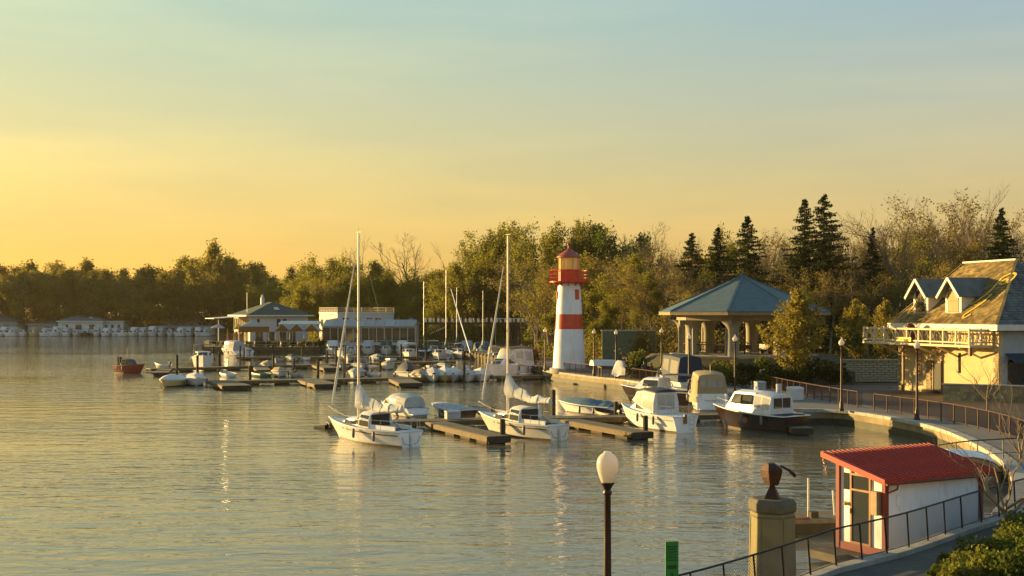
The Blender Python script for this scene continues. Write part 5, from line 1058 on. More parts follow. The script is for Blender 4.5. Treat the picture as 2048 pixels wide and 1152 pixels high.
dock('second floating dock with short box-ended fingers, running to the lighthouse quay', g2(412, 762), g2(1085, 750), 1.8, fingers=((g2(448, 763), g2(474, 771), 2.6), (g2(618, 759), g2(655, 768), 2.4), (g2(800, 757), g2(822, 766), 2.2)))
dock('outer floating dock behind, where the red launch and white cruiser lie', g2(296, 737), g2(905, 722), 1.8, fingers=((g2(330, 738), g2(322, 745), 1.6), (g2(520, 733), g2(528, 740), 1.6), (g2(640, 730), g2(665, 736), 2.0)))
dock('narrow inner dock in front of the restaurant quay boats', g2(474, 714), g2(845, 713), 1.6)
PG = 'timber mooring piles at the docks'
for px, py, h_ in [(1005, 874, 1.3), (1291, 866, 1.3), (1107, 826, 1.9), (1232, 830, 1.2), (985, 838, 1.1), (395, 741, 2.1), (354, 741, 2.2), (439, 733, 2.2), (547, 738, 2.1), (588, 738, 1.6), (604, 714, 1.8), (654, 721, 1.7), (636, 752, 2.1), (688, 752, 2.0), (500, 763, 1.9), (928, 760, 2.2), (852, 724, 2.0), (802, 716, 2.4), (835, 716, 2.0), (672, 722, 2.4), (690, 720, 2.2), (760, 738, 1.9), (480, 716, 2.2), (488, 716, 1.8)]:
    p = G(px, py, .3); tag(MB().lathe([(.15, -1.2), (.15, h_-.04), (.11, h_)], 9).build('mooring_pile', PILE, loc=(p.x, p.y, .0)), 'weathered dark timber mooring pile standing at the docks', 'pile', PG)
lg = tag(MB().tube([g2(630, 856, 0)+(.06,), g2(648, 858, 0)+(.1,), g2(668, 854, 0)+(.05,)], [.1, .16, .08], 7).build('floating_log', PILE), 'dark driftwood log floating off the near dock end', 'log')
for i, (px, py, lb) in enumerate([(760, 841, 'white power pedestal on the near dock behind the first sailboat'), (1080, 835, 'white power pedestal on the near dock behind the second sailboat'), (1330, 830, 'white power pedestal on the near dock beside the canopy boat'), (1480, 827, 'white power pedestal on the near dock beside the wheelhouse boat')]):
    p = G(px, py, .45); t = thing('power_pedestal', lb, 'pedestal', (p.x, p.y, .45)); MB().box(-.1, .1, -.08, .08, 0, .85).build('post', DECKW, t, bevel=.01); MB().box(-.12, .12, -.1, .1, .85, 1.0).build('head', BLUEC, t, bevel=.02)
bx_ = [(905, 838, .9, .5, 'grey dock box on the near dock between the sailboats'), (1590, 800, 1.0, .9, 'white covered box standing on the wide landing'), (1520, 781, .8, .7, 'blue-grey bin on the landing by the railing end')]
for px, py, w, h_, lb in bx_:
    p = G(px, py, .45 if py > 810 else 1.0); t = thing('dock_box', lb, 'box', p, R(20)); mm = WHITEC if 'white' in lb else GREYC
    MB().box(-w/2, w/2, -w*.35, w*.35, 0, h_*.85).build('body', mm, t, bevel=.03); MB().add([(-w/2-.03, -w*.38, h_*.85), (w/2+.03, -w*.38, h_*.85), (w/2+.03, w*.38, h_*.9), (-w/2-.03, w*.38, h_*.9), (-w/2, -w*.3, h_), (w/2, -w*.3, h_), (w/2, w*.3, h_+.05), (-w/2, w*.3, h_+.05)], [(0, 1, 5, 4), (1, 2, 6, 5), (2, 3, 7, 6), (3, 0, 4, 7), (4, 5, 6, 7), (3, 2, 1, 0)]).build('lid', mm, t)
# ---------------------------------------------------------------- restaurant peninsula and far shore
XA = lambda px, Y: (px-CX)/F*Y
ZA_ = lambda py, Y: CAMZ-(py-HY)/F*Y
RW = mat('restaurant_white', (.55, .56, .54), .7, var=.08, stain=(.42, .42, .38)); RCR = mat('restaurant_cream_sunlit', (.62, .52, .36), .7, var=.08); RGRN = mat('dark_green_roof', (.035, .06, .045), .7, var=.25, bump=.3)  # cream holds the warm sunlight on the white buildings' sun-facing walls
BRV = mat('brown_valance', (.24, .11, .025), .8, var=.15, trans=.2); TENT = mat('grey_tent', (.4, .41, .4), .8, var=.1, trans=.2); FROST = glassmat('awning_glass', (.22, .26, .25), .25, .85); WGL = glassmat('window_reflective', (.05, .045, .03), .06)
WARM = mat('warm_frame', (.5, .42, .28), .7)
tw2 = thing('harbour_wall', 'dark timber harbour wall below the restaurant terrace', 'wall'); hl = [V((x, y, 0)) for x, y in [(-52, 255), (-58, 228), (-55, 213), (-47, 208.5), (-40.5, 208.7), (-34, 209), (-33.2, 214), (-32.5, 219), (-25, 219), (-17, 219), (-13.5, 208.5), (-10, 198), (-6, 180.5), (-2, 163), (.6, 146), (3.2, 129.6)]]; HWM = mat('harbour_timber', (.07, .055, .025), .85, var=.4, scale=1.5, bump=.5)
MB().loft([[at(a, -1), at(a, 1.1), at(b, 1.1), at(b, -1)] for a, b in zip(hl, offset(hl, .6))]).build('wall_face', HWM, tw2)
for p in resample(hl, 2.4): MB().tube([at(p, -.8), at(p, 1.25)], .13, 6).build('timber_post', PILE, tw2)
MB().tube([at(p, .75) for p in hl], .1, 5).build('waling', DOCKS, tw2)
tag(MB().prism([(p.x, p.y) for p in offset(hl, .5)]+[(8, 140), (6, 160), (6, 184), (8, 215), (0, 242), (-50, 250)], .7, 1.16).build('terrace', mat('terrace_deck', (.12, .085, .05), .85, var=.3)), kind='structure')
railing_pts = offset(hl, .4)[1:12]
rt = thing('terrace_railing', 'thin white and tan rail along the restaurant terrace edge', 'railing')
for p in resample(railing_pts, 2.0): MB().tube([at(p, 1.1), at(p, 2.1)], .035, 4).build('post', WARM, rt)
for z in (2.1, 1.6): MB().tube([at(p, z) for p in railing_pts], .03, 4).build('rail', WARM, rt)
# hip-roofed building
hb = thing('restaurant_building', 'white two-storey restaurant with dark green hip roof and sunlit corner windows', 'building', (XA(500, 221), 221, 1.1), R(27))
W1, D1, E1 = 11.0, 12.0, 5.6
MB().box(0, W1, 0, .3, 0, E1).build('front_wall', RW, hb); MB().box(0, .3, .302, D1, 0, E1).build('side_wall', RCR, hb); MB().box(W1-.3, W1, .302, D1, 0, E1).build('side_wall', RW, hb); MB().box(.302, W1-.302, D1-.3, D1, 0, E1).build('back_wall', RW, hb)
a_, b_, c_, d_, e_, f_ = V((-.9, -.9, E1)), V((W1+.9, -.9, E1)), V((W1+.9, D1+.9, E1)), V((-.9, D1+.9, E1)), V((W1/2, 4.6, E1+2.5)), V((W1/2, D1-4.6, E1+2.5))
ro = MB().add([a_, b_, c_, d_, e_, f_], [(0, 1, 4), (1, 2, 5, 4), (2, 3, 5), (3, 0, 4, 5), (3, 2, 1, 0)]).build('roof', RGRN, hb)
MB().box(-.95, W1+.95, -.98, -.88, E1-.2, E1+.03).build('fascia', HWHITE, hb); MB().box(-.98, -.88, -.9, D1+.9, E1-.2, E1+.03).build('fascia', HWHITE, hb)
MB().slab([V((4.9, 1.0, E1+1.02+.05)), V((5.9, 1.0, E1+1.02+.05)), V((5.7, 1.8, E1+1.42+.1)), V((4.9, 1.8, E1+1.42+.1))], .08).build('skylight', glassmat('skylight', (.5, .5, .48), .3), ro)
MB().box(3.3, 3.9, 4.4, 5.0, E1+2.0, E1+3.3).build('chimney', RW, ro); MB().lathe([(.25, 0), (.3, .4), (.1, .6)], 8, (3.6, 4.7, E1+3.3)).build('vent_cowl', ALU, ro); MB().tube([(.5, 4, E1), (.5, 4, E1+4.2)], .04, 5).build('flag_pole', ALU, ro)
for x, w in ((1.3, .5), (5.0, .8), (6.1, .8)): window(hb, frame_m((x+w, 0, 3.5), (-1, 0, 0)), w, 1.4, RW, WGL, 1, 1, .06)
for y in (1.0, 2.6, 4.2, 5.8, 7.4, 9.0, 10.6): window(hb, frame_m((0, y, 3.0), (0, 1, 0)), 1.2, 2.0, WARM, WGL, 2, 1, .1)
for y in (1.5, 4, 6.5, 9): window(hb, frame_m((0, y, .3), (0, 1, 0)), 1.8, 2.2, WARM, WGL, 3, 1, .1)
for x in (1.0, 3.2, 5.4, 7.2): window(hb, frame_m((x+1.4, 0, .3), (-1, 0, 0)), 1.4, 2.2, WARM, WGL, 2, 1, .08)
MB().slab([V((-6.2, 2.0, E1-.55)), V((-.9, -.2, E1-.18)), V((-.9, 10, E1-.18)), V((-6.2, 9, E1-.55))], .12).build('side_canopy', HWHITE, hb); MB().tube([(-5, 3.2, 0), (-5, 3.2, E1-.6)], .08, 6).build('canopy_post', HWHITE, hb)
# flat-roofed building
fb = thing('flat_building', 'flat-roofed white building with roof railing and sunlit cream side', 'building', (XA(675, 227), 227, 1.1), R(27)); W2, D2, E2 = 11.4, 11.0, 6.1
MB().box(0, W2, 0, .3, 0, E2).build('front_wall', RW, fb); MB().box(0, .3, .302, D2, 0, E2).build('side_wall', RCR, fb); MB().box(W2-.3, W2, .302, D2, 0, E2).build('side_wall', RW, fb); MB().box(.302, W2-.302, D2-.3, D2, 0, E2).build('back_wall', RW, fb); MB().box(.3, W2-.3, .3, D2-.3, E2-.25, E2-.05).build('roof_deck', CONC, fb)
MB().box(-.12, W2+.12, -.12, -.002, E2-.15, E2+.08).build('cornice', HWHITE, fb); MB().box(-.12, -.002, 0, D2, E2-.15, E2+.08).build('cornice', HWHITE, fb); MB().box(-.06, -.002, 0, D2, 4.9, 5.02).build('string_course', HWHITE, fb)
rr_ = MB(); 
for z in (E2+.45, E2+.95): rr_.bar((0, 0, z), (W2, 0, z), .05, .05); rr_.bar((0, 0, z), (0, D2, z), .05, .05); rr_.bar((W2, 0, z), (W2, D2, z), .05, .05)
ro2 = rr_.build('roof_rail', WARM, fb)
for i in range(8): MB().bar((i*W2/7, 0, E2), (i*W2/7, 0, E2+1), .07, .07).build('rail_post', WARM, ro2)
for i in range(1, 8): MB().bar((0, i*D2/7, E2), (0, i*D2/7, E2+1), .07, .07).build('rail_post', WARM, ro2)
pk = MB()
for i in range(60): pk.bar((i*W2/60, 0, E2), (i*W2/60, 0, E2+.95), .025, .025)
for i in range(70): pk.bar((0, i*D2/70, E2), (0, i*D2/70, E2+.95), .025, .025)
tag(pk.build('rail_pickets', WARM, ro2), kind='stuff')
for y in (2, 5.3, 8.6): window(fb, frame_m((0, y, 3.4), (0, 1, 0)), 1.3, 1.35, RCR, GLASS, 1, 1, .08)
for x in (1.0, 3.4, 5.8, 7.6): window(fb, frame_m((x+1.2, 0, 4.2), (-1, 0, 0)), 1.2, .9, RW, GLASS, 2, 1, .06)
# glazed awning building in front
ga_ = thing('glazed_annexe', 'long glazed dining annexe with grey sloping awning roof and white posts', 'building', (XA(645, 222), 222.0, 1.1), R(-1)); LA = 17.2
for i in range(9):
    x0, x1 = LA*i/9, LA*(i+1)/9-.04; MB().slab([V((x0, -.6, 3.55-.05*(i % 2))), V((x1, -.6, 3.55)), V((x1, 3.6, 4.75)), V((x0, 3.6, 4.75))], .06).build('awning_panel', TENT if i % 3 else FROST, ga_)
for i in range(13):
    x = LA*i/12; MB().box(x-.07, x+.07, -.07, .07, 0, 3.5).build('post', RW, ga_)
    if i < 12: MB().box(x+.09, x+LA/12-.09, -.02, .02, .6, 3.2).build('pane', WGL, ga_)
MB().box(0, LA, -.1, .1, 3.2, 3.55).build('lintel', RW, ga_); MB().box(0, LA, -.06, .06, 0, .6).build('plinth', RW, ga_); MB().box(0, LA, 3.5, 3.7, 0, 4.6).build('back_wall', RCR, ga_)
# kiosk and its white tent
kk = thing('kiosk', 'small grey hip-roofed kiosk at the end of the glazed annexe', 'building', (XA(806, 226), 226, 1.1)); MB().box(0, 2.8, 0, 2.8, 0, 4.0).build('walls', RW, kk); MB().add([(-.4, -.4, 4), (3.2, -.4, 4), (3.2, 3.2, 4), (-.4, 3.2, 4), (1.4, 1.4, 5.2)], [(0, 1, 4), (1, 2, 4), (2, 3, 4), (3, 0, 4), (3, 2, 1, 0)]).build('roof', mat('grey_roof', (.13, .16, .16), .7, var=.2), kk); window(kk, frame_m((2.2, 0, 1.0), (-1, 0, 0)), 1.6, 1.5, RW, GLASS, 2, 1)
# terrace tents and umbrellas
def tent(label, px, Y, w, ze, za, group=None, top=TENT, val=BRV, vh=1.0):
    t = thing('canopy_tent', label, 'tent', (XA(px, Y), Y, 1.16), R(14), group); ze -= 1.16; za -= 1.16; h_ = w/2
    MB().add([(-h_, -h_, ze), (h_, -h_, ze), (h_, h_, ze), (-h_, h_, ze), (0, 0, za)], [(0, 1, 4), (1, 2, 4), (2, 3, 4), (3, 0, 4)]).build('canopy', top, t)
    for k in range(4):
        M = Matrix.Rotation(k*PI/2, 4, 'Z'); MB(M).quad((-h_, -h_-.01, ze), (h_, -h_-.01, ze), (h_, -h_-.01, ze-vh), (-h_, -h_-.01, ze-vh)).build('valance', val, t); MB(M).tube([(-h_+.05, -h_+.05, 0), (-h_+.05, -h_+.05, ze)], .05, 5).build('pole', HWHITE, t)
    return t
tent('large grey-topped dining tent with brown valance on the terrace', 507, 212, 5.2, 4.75, 5.75)
for i, px in enumerate((564, 592, 622)):
    t = thing('gable_tent', 'brown-gabled white terrace canopy in the row of three', 'tent', (XA(px, 212), 212.5, 1.16), 0, 'row of three gabled terrace canopies')
    MB().add([(-1.35, 0, 2.7), (1.35, 0, 2.7), (0, 0, 3.95)], [(0, 1, 2)]).build('gable', BRV, t)
    for s_ in (-1, 1): MB().slab([V((0, 0, 3.97)), V((s_*1.37, 0, 2.7)), V((s_*1.37, 4, 2.7)), V((0, 4, 3.97))], .04).build('roof_side', TENT, t); MB().tube([(s_*1.3, .05, 0), (s_*1.3, .05, 2.7)], .05, 5).build('pole', HWHITE, t)
def umbrella(label, px, Y, r_, ze, za, m, group=None):
    t = thing('parasol', label, 'parasol', (XA(px, Y), Y, 1.16), 0, group); MB().lathe([(r_, ze-1.16), (r_*.5, (ze+za)/2-1.1), (.05, za-1.16)], 8, cap=False).build('canopy', m, t); MB().tube([(0, 0, 0), (0, 0, za-1.1)], .04, 5).build('pole', HWHITE, t)
umbrella('grey-blue cone parasol on the tip of the terrace', 436, 216, 1.4, 4.4, 5.1, TENT); umbrella('golden yellow parasol beside the large tent', 477, 211.5, 1.0, 4.2, 5.2, mat('yellow_cloth', (.6, .38, .08), .8, trans=.3))
for i, px in enumerate((455, 468, 488)): t = umbrella('folded tan parasol on the terrace', px, 211.0-i*.2, .16, 1.9, 4.4, TANC, 'folded tan parasols on the terrace')
r = random.Random(4)
for i in range(26):
    px = r.uniform(432, 640); Y = 209.8+r.uniform(.2, 3.5)+(0 if px > 480 else 3); t = thing('terrace_chair', 'brown terrace chair on the restaurant deck', 'chair', (XA(px, Y), Y, 1.17), r.uniform(0, 6.3), 'chairs on the restaurant deck'); m = r.choice((TEAK, WBR, BRV))
    MB().box(-.24, .24, -.24, .24, .42, .48).build('seat', m, t); MB().box(-.24, .24, .2, .25, .48, .95).build('backrest', m, t)
    for sx in (-.2, .2):
        for sy in (-.2, .2): MB().box(sx-.025, sx+.025, sy-.025, sy+.025, 0, .42).build('leg', m, t)
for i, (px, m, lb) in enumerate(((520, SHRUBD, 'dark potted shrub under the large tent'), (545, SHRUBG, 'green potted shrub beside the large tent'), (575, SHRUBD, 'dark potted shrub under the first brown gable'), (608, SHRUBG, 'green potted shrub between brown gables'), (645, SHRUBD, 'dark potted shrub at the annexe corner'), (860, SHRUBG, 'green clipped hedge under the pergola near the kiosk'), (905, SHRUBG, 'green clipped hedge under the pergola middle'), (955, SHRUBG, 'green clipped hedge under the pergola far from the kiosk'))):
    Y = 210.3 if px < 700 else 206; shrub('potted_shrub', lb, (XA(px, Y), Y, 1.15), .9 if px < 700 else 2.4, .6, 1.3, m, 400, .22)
for i in range(13):
    px = 432+i*17; Y = 209.4 if px > 470 else 212.5; shrub('planter_shrub', 'low dark planter shrub along the restaurant terrace edge', (XA(px, Y), Y, 1.15), .8, .45, 1.0, (SHRUBD, LEAFB, SHRUBG)[i % 3], 260, .24, 'planter shrubs along the terrace edge')
ts = thing('terrace_screen', 'golden brown slatted screen on the terrace left of the large tent', 'screen', (XA(452, 213), 213, 1.16), R(-20))
for i in range(16): MB().box(i*.24, i*.24+.17, -.03, .03, 0, 2.4+.2*math.sin(i)).build('slat', BRV, ts)
MB().box(0, 3.85, .03, .08, 1.9, 2.0).build('rail', BRV, ts)
wc_ = thing('white_canopy', 'long white flat canopy edge over the gabled terrace tents', 'canopy', (XA(556, 217), 217, 1.16)); MB().slab([V((0, 0, 4.0)), V((7.6, 0, 4.0)), V((7.6, 3, 4.5)), V((0, 3, 4.5))], .12).build('canopy', HWHITE, wc_)
for x in (.2, 2.6, 5.0, 7.4): MB().tube([(x, .2, 0), (x, .2, 4.0)], .06, 5).build('pole', HWHITE, wc_)
# pergola with white scallops
pg = thing('pergola', 'long dark pergola hung with a row of white cloth scallops', 'pergola', (XA(846, 215), 215, .85)); LP = XA(1062, 215)-XA(846, 215); WSC = mat('scallop_white', (.7, .68, .62), .8, var=.05, trans=.25)
for y in (0, 3.2): MB().box(0, LP, y-.1, y+.1, 4.25, 4.5).build('beam', DARKI, pg)
for i in range(7):
    for y in (0, 3.2): MB().box(i*LP/6-.09, i*LP/6+.09, y-.09, y+.09, 0, 4.25).build('post', WARM if i == 6 else DARKI, pg)
for i in range(16): MB().box(i*LP/15-.05, i*LP/15+.05, -.5, 3.7, 4.5, 4.65).build('rafter', DARKI, pg)
for i in range(24):
    x = .3+i*(LP-.4)/24+.08*math.sin(i*5.7); w = .4+.17*math.sin(i*2.1); dzz = .12*math.sin(i*3.3); MB().add([(x, -.55, 4.62), (x+w, -.55, 4.62), (x+w*1.05, -.62, 5.15+.2*math.sin(i)+dzz), (x+w*.5, -.68, 5.3+dzz), (x-.03, -.6, 5.2+.5*dzz), (x, -.45, 4.62), (x+w, -.45, 4.62), (x+w*.5, -.4, 5.38)], [(0, 1, 2, 3, 4), (5, 7, 6), (0, 4, 5), (1, 6, 2), (4, 3, 7, 5), (3, 2, 6, 7)]).build('scallop', WSC, pg)
bt = thing('light_string', 'sloping string of white bulbs below the pergola', 'lights', (XA(862, 212), 212, 0)); cw = MB(); A, B = P(862, 664, 212)-V(bt.location), P(892, 651, 212)-V(bt.location)
cw.tube([A, A.lerp(B, .5)-V((0, 0, .2)), B], .02, 3); cw.build('cable', BLACK, bt)
for i in range(9): q = A.lerp(B, i/8); MB().lathe([(.02, -.1), (.1, -.18), (.1, -.26), (.02, -.34)], 7, (q.x, q.y, q.z)).build('bulb', WSC, bt)
tp_ = thing('tarp_pile', 'blue-grey tarpaulin heaped under the pergola', 'tarp', (XA(972, 190), 190, 1.1)); MB().lathe([(1.3, 0), (1.2, .6), (.8, 1.2), (.3, 1.55)], 9).build('tarp', BLUEC, tp_); MB().box(-1.3, 1.3, -.9, .9, 0, .12).build('pallet', DOCKS, tp_)
# ---- far shore boathouses
def hip(label, px0, px1, ye, ya, Y, dep, wm, rm, ridge=.3, rz=0.0, nm='boathouse', wins=3, zb=.6, hip_=True):
    x0, x1 = XA(px0, Y), XA(px1, Y); w = x1-x0; t = thing(nm, label, 'building', (x0, Y, zb), rz); e, a = ZA_(ye, Y)-zb, ZA_(ya, Y)-zb
    MB().box(0, w, 0, dep, -.6, e).build('walls', wm, t); o_ = .5; rx = w*ridge/2
    q = [(-o_, -o_, e), (w+o_, -o_, e), (w+o_, dep+o_, e), (-o_, dep+o_, e), (w/2-rx, dep/2, a), (w/2+rx, dep/2, a)]
    MB().add(q, [(0, 1, 5, 4), (1, 2, 5), (2, 3, 4, 5), (3, 0, 4), (3, 2, 1, 0)]).build('roof', rm, t); MB().box(-o_-.02, w+o_+.02, -o_-.08, -o_-.01, e-.25, e+.02).build('fascia', wm, t)
    for i in range(wins): window(t, frame_m((w*(i+.75)/(wins+.3), 0, e*.35), (-1, 0, 0)), w/(wins+.3)*.45, e*.38, wm, GLASS, 1, 1, .12)
    return t
FW = mat('boathouse_white', (.50, .54, .54), .75, var=.1); FG = mat('boathouse_grey', (.30, .33, .33), .75, var=.12); FRF = mat('boathouse_roof', (.13, .16, .17), .7, var=.15); FRG = mat('boathouse_green_roof', (.06, .08, .05), .7, var=.2); FTN = mat('boathouse_dull', (.12, .14, .11), .8, var=.2)
hip('grey boathouse cut by the frame edge on the far shore', -50, 32, 645, 628, 369, 12, FG, FRF)
b_ = hip('small grey house with a square chimney on the far shore', 56, 112, 648, 636, 371, 12, FG, FRF, wins=2); MB().box(5.0, 6.4, 5, 6.4, 4.2, 6.8).build('chimney', FG, b_)
b_ = hip('broad white boathouse with blue-grey hip roof on the far shore', 116, 205, 642, 625, 368.5, 16, FW, FRF, .05); MB().box(1.4, 2.4, -.05, .1, -.5, 2.8).build('door', YELH, b_); MB().slab([V((9.0, 1.6, 4.75)), V((10.4, 1.6, 4.75)), V((9.4, 3.0, 5.2)), V((8.4, 3.0, 5.2))], -.1).build('skylight', MATS['skylight'], b_)
hip('long low white annexe beside the broad boathouse', 206, 247, 642, 641, 370, 10, FW, FRF, .9, wins=3)
hip('small dark green-roofed house behind the white annexe', 218, 258, 641, 631, 376, 8, FTN, FRG, .6, wins=2)
hip('dull green house with broad hip roof half hidden in trees', 322, 396, 638, 626, 375, 12, FTN, FRG, .5, wins=4)
hip('long low pale shed row along the far shore', 256, 318, 655, 653, 369.5, 6, FG, FRF, .95, wins=6); hip('second long low pale shed row ending at the restaurant', 312, 425, 652, 650, 371, 6, FG, FRF, .95, wins=8)
sw = thing('sea_wall', 'low dark bank wall along the far shore behind the boats', 'wall', (0, 0, 0)); MB().box(-260, -93, 366.4, 367.2, -1, .7).build('wall_face', PILE, sw); MB().box(-260, -93, 366.2, 367.4, .7, .85).build('cap', CONC, sw)
# ---------------------------------------------------------------- foreground: ramp path, kerb, fence
KL = [(-4, 21.6, .3), (3, 25.3, .5), (7.8, 29.1, .92), (10.1, 30.9, 1.0), (12.5, 33.25, 1.1), (13.6, 34.15, 1.18), (15.5, 35.9, 1.25), (18.5, 38.9, 1.3)]
kx = smooth_line([k[:2] for k in KL], 5); kz = [KL[min(i//5, len(KL)-1)][2]*(1-(i % 5)/5)+KL[min(i//5+1, len(KL)-1)][2]*((i % 5)/5) for i in range(len(kx))]
ASPH = mat('path_asphalt', (.085, .082, .068), .85, var=.25, scale=1.5, bump=.4, bscale=60, stain=(.06, .058, .045))
def strip(line, zs, o1, o2, dz, name, m, thick=None, parent=None):
    a, b = offset(line, o1), offset(line, o2)
    return MB().loft([[at(p, z+dz-(thick or .3)), at(p, z+dz), at(q, z+dz), at(q, z+dz-(thick or .3))] for p, q, z in zip(a, b, zs)]).build(name, m, parent)
tag(strip(kx, kz, -.2, -2.5, 0, 'path', ASPH), kind='structure')
kb = thing('kerb', 'pale concrete kerb edging the asphalt ramp under the wire fence', 'kerb'); seg_n = 0
pa, pb = offset(kx, .22), offset(kx, -.198)
for i in range(len(kx)-1):
    a, b, c, d = pa[i], pa[i+1], pb[i+1], pb[i]; z0, z1 = kz[i], kz[i+1]
    MB().hexa([at(d, z0-.5), at(c, z1-.5), at(b.lerp(a, .006), z1-.5), at(a, z0-.5), at(d, z0+.13), at(c.lerp(d, .006), z1+.13), at(b.lerp(a, .006), z1+.13), at(a, z0+.13)]).build('kerb_stone', CONC, kb, bevel=.015)
bk_ = [(p+V((0, 0, 0))) for p in offset(kx, .25)]
tag(MB().loft([[at(p, z+.02), at(q, -.6), at(q, -1.2), at(p, -1.2)] for p, q, z in zip(bk_, offset(kx, .9), kz)]).build('bank', mat('bank_stone', (.2, .165, .09), .9, var=.35, scale=3, bump=.6)), kind='structure')
fn = thing('wire_fence', 'black chain-link fence with slanting posts along the ramp', 'fence'); FH = .9; fz = [z+.13 for z in kz]
def fpt(s):     # point at arc length s along the kerb line
    acc = 0
    for i in range(len(kx)-1):
        L = (kx[i+1]-kx[i]).length
        if acc+L >= s: t = (s-acc)/L; return kx[i].lerp(kx[i+1], t), fz[i]*(1-t)+fz[i+1]*t, (kx[i+1]-kx[i]).normalized()
        acc += L
    return kx[-1], fz[-1], (kx[-1]-kx[-2]).normalized()
LK = sum((b-a).length for a, b in zip(kx, kx[1:])); FBL = mat('fence_black', (.018, .018, .016), .5, .3)
S0 = 6.0; s_ = S0; ln_ = -.12
while s_ < LK-.3:
    p, z, d = fpt(s_); MB().tube([at(p, z-.1), at(p+d*ln_, z+FH)], .024, 6).build('post', FBL, fn); s_ += 1.02
sam = [fpt(S0+(LK-S0)*i/40) for i in range(41)]
MB().tube([at(p, z+FH) for p, z, d in sam], .024, 6).build('top_rail', FBL, fn); MB().tube([at(p, z+.06) for p, z, d in sam], .011, 5).build('bottom_wire', FBL, fn)
wm_ = MB(); s_ = S0
while s_ < LK-1.0:
    for sg in (1, -1):
        pts = []
        for k in range(5):
            u = k/4; q = s_+(u if sg > 0 else 1-u)*.84; p, z, d = fpt(q); pts.append(at(p, z+.06+u*(FH-.08)))
        wm_.tube(pts, .0045, 3, cap=False)
    s_ += .085
tag(wm_.build('wire_mesh', mat('fence_wire', (.16, .16, .15), .45, .5), fn), kind='stuff')
# ---------------------------------------------------------------- red-roofed hut on its float
REDM = mat('red_metal_roof', (.4, .026, .009), .55, .0, var=.2, scale=2, stain=(.22, .03, .02)); HRED = mat('hut_red_trim', (.2, .035, .02), .6, var=.25); HWALL = mat('hut_white_board', (.78, .82, .86), .7, var=.06, stain=(.48, .5, .5)); HDOOR = mat('hut_door_brown', (.3, .15, .05), .5, var=.2)
hu = thing('hut', 'small white hut with red ribbed lean-to roof and glazed door', 'hut', (10.45, 33.6, .45), R(30)); LX, LY = 3.95, 1.75; zr = lambda y: 2.12+.225*y
MB().hexa([(0, 0, 0), (LX, 0, 0), (LX, .08, 0), (0, .08, 0), (0, 0, zr(0)), (LX, 0, zr(0)), (LX, .08, zr(.08)), (0, .08, zr(.08))]).build('side_wall', HWALL, hu)
MB().hexa([(0, LY-.08, 0), (LX, LY-.08, 0), (LX, LY, 0), (0, LY, 0), (0, LY-.08, zr(LY-.08)), (LX, LY-.08, zr(LY-.08)), (LX, LY, zr(LY)), (0, LY, zr(LY))]).build('side_wall', HWALL, hu)
for x0 in (.0, LX-.08): MB().hexa([(x0, .082, 0), (x0+.08, .082, 0), (x0+.08, LY-.082, 0), (x0, LY-.082, 0), (x0, .082, zr(.082)), (x0+.08, .082, zr(.082)), (x0+.08, LY-.082, zr(LY-.08)), (x0, LY-.082, zr(LY-.08))]).build('end_wall', HWALL, hu)
for x, y in ((0, 0), (LX, 0), (0, LY), (LX, LY)): MB().box(x-.07, x+.07, y-.07, y+.07, -.12, zr(y)-.01).build('corner_post', HRED, hu, bevel=.01)
MB().box(.07, LX-.07, -.05, .02, -.12, .1).build('skirting', HRED, hu); MB().box(-.05, .02, .07, LY-.07, -.12, .1).build('skirting', HRED, hu)
y0, y1 = -.34, LY+.34; x0, x1 = -.38, LX+.22
rfh = MB().hexa([(x0, y0, zr(y0)), (x1, y0, zr(y0)), (x1, y1, zr(y1)), (x0, y1, zr(y1)), (x0, y0, zr(y0)+.07), (x1, y0, zr(y0)+.07), (x1, y1, zr(y1)+.07), (x0, y1, zr(y1)+.07)]).build('roof', REDM, hu)
MB().hexa([(x0-.03, y0-.02, zr(y0)-.07), (x0, y0-.02, zr(y0)-.07), (x0, y1, zr(y1)-.07), (x0-.03, y1, zr(y1)-.07), (x0-.03, y0-.02, zr(y0)+.09), (x0, y0-.02, zr(y0)+.09), (x0, y1, zr(y1)+.09), (x0-.03, y1, zr(y1)+.09)]).build('barge_board', REDM, rfh)
nr = 24; rb = MB().hexa([(-.022, y0, zr(y0)+.068), (.022, y0, zr(y0)+.068), (.022, y1, zr(y1)+.068), (-.022, y1, zr(y1)+.068), (-.016, y0, zr(y0)+.105), (.016, y0, zr(y0)+.105), (.016, y1, zr(y1)+.105), (-.016, y1, zr(y1)+.105)]).mesh('roof_rib', REDM)
for i in range(nr):
    o = bpy.data.objects.new('roof_rib', rb); COL.objects.link(o); o.parent = rfh; o.location = (x0+.05+(x1-x0-.1)*i/(nr-1), 0, 0)
gt = MB(); gt.tube([(x0+.1, y0+.03, zr(y0)-.05), (x1, y0+.03, zr(y0)-.08)], .045, 6); gt.tube([(x0+.55, y0+.03, zr(y0)-.06), (x0+.55, y0+.06, zr(y0)-.22), (x0+.42, -.04, zr(y0)-.36), (x0+.42, -.04, zr(y0)-.6)], .03, 6); gt.build('gutter', HRED, hu)
MB().box(.42, .56, -.06, 0, 1.3, 1.6).build('meter_box', HWALL, hu, bevel=.01)
dr = MB(); dr.box(-.05, .0, .5, .56, .1, 2.12); dr.box(-.05, .0, 1.22, 1.28, .1, 2.2); dr.box(-.05, .0, .56, 1.22, 1.62, 1.68); dr.box(-.05, 0, .56, 1.22, .1, .16); dr.box(-.05, 0, .56, 1.22, 2.06, 2.12); do_ = dr.build('door_frame', HDOOR, hu)
MB().box(-.02, .002, .56, 1.22, .16, 1.62).build('pane', GLASS, do_); MB().box(-.02, .002, .56, 1.22, 1.68, 2.06).build('pane', GLASS, do_)
MB().box(-.09, -.05, 1.24, 1.27, .95, 1.1).build('handle', STEEL, do_)
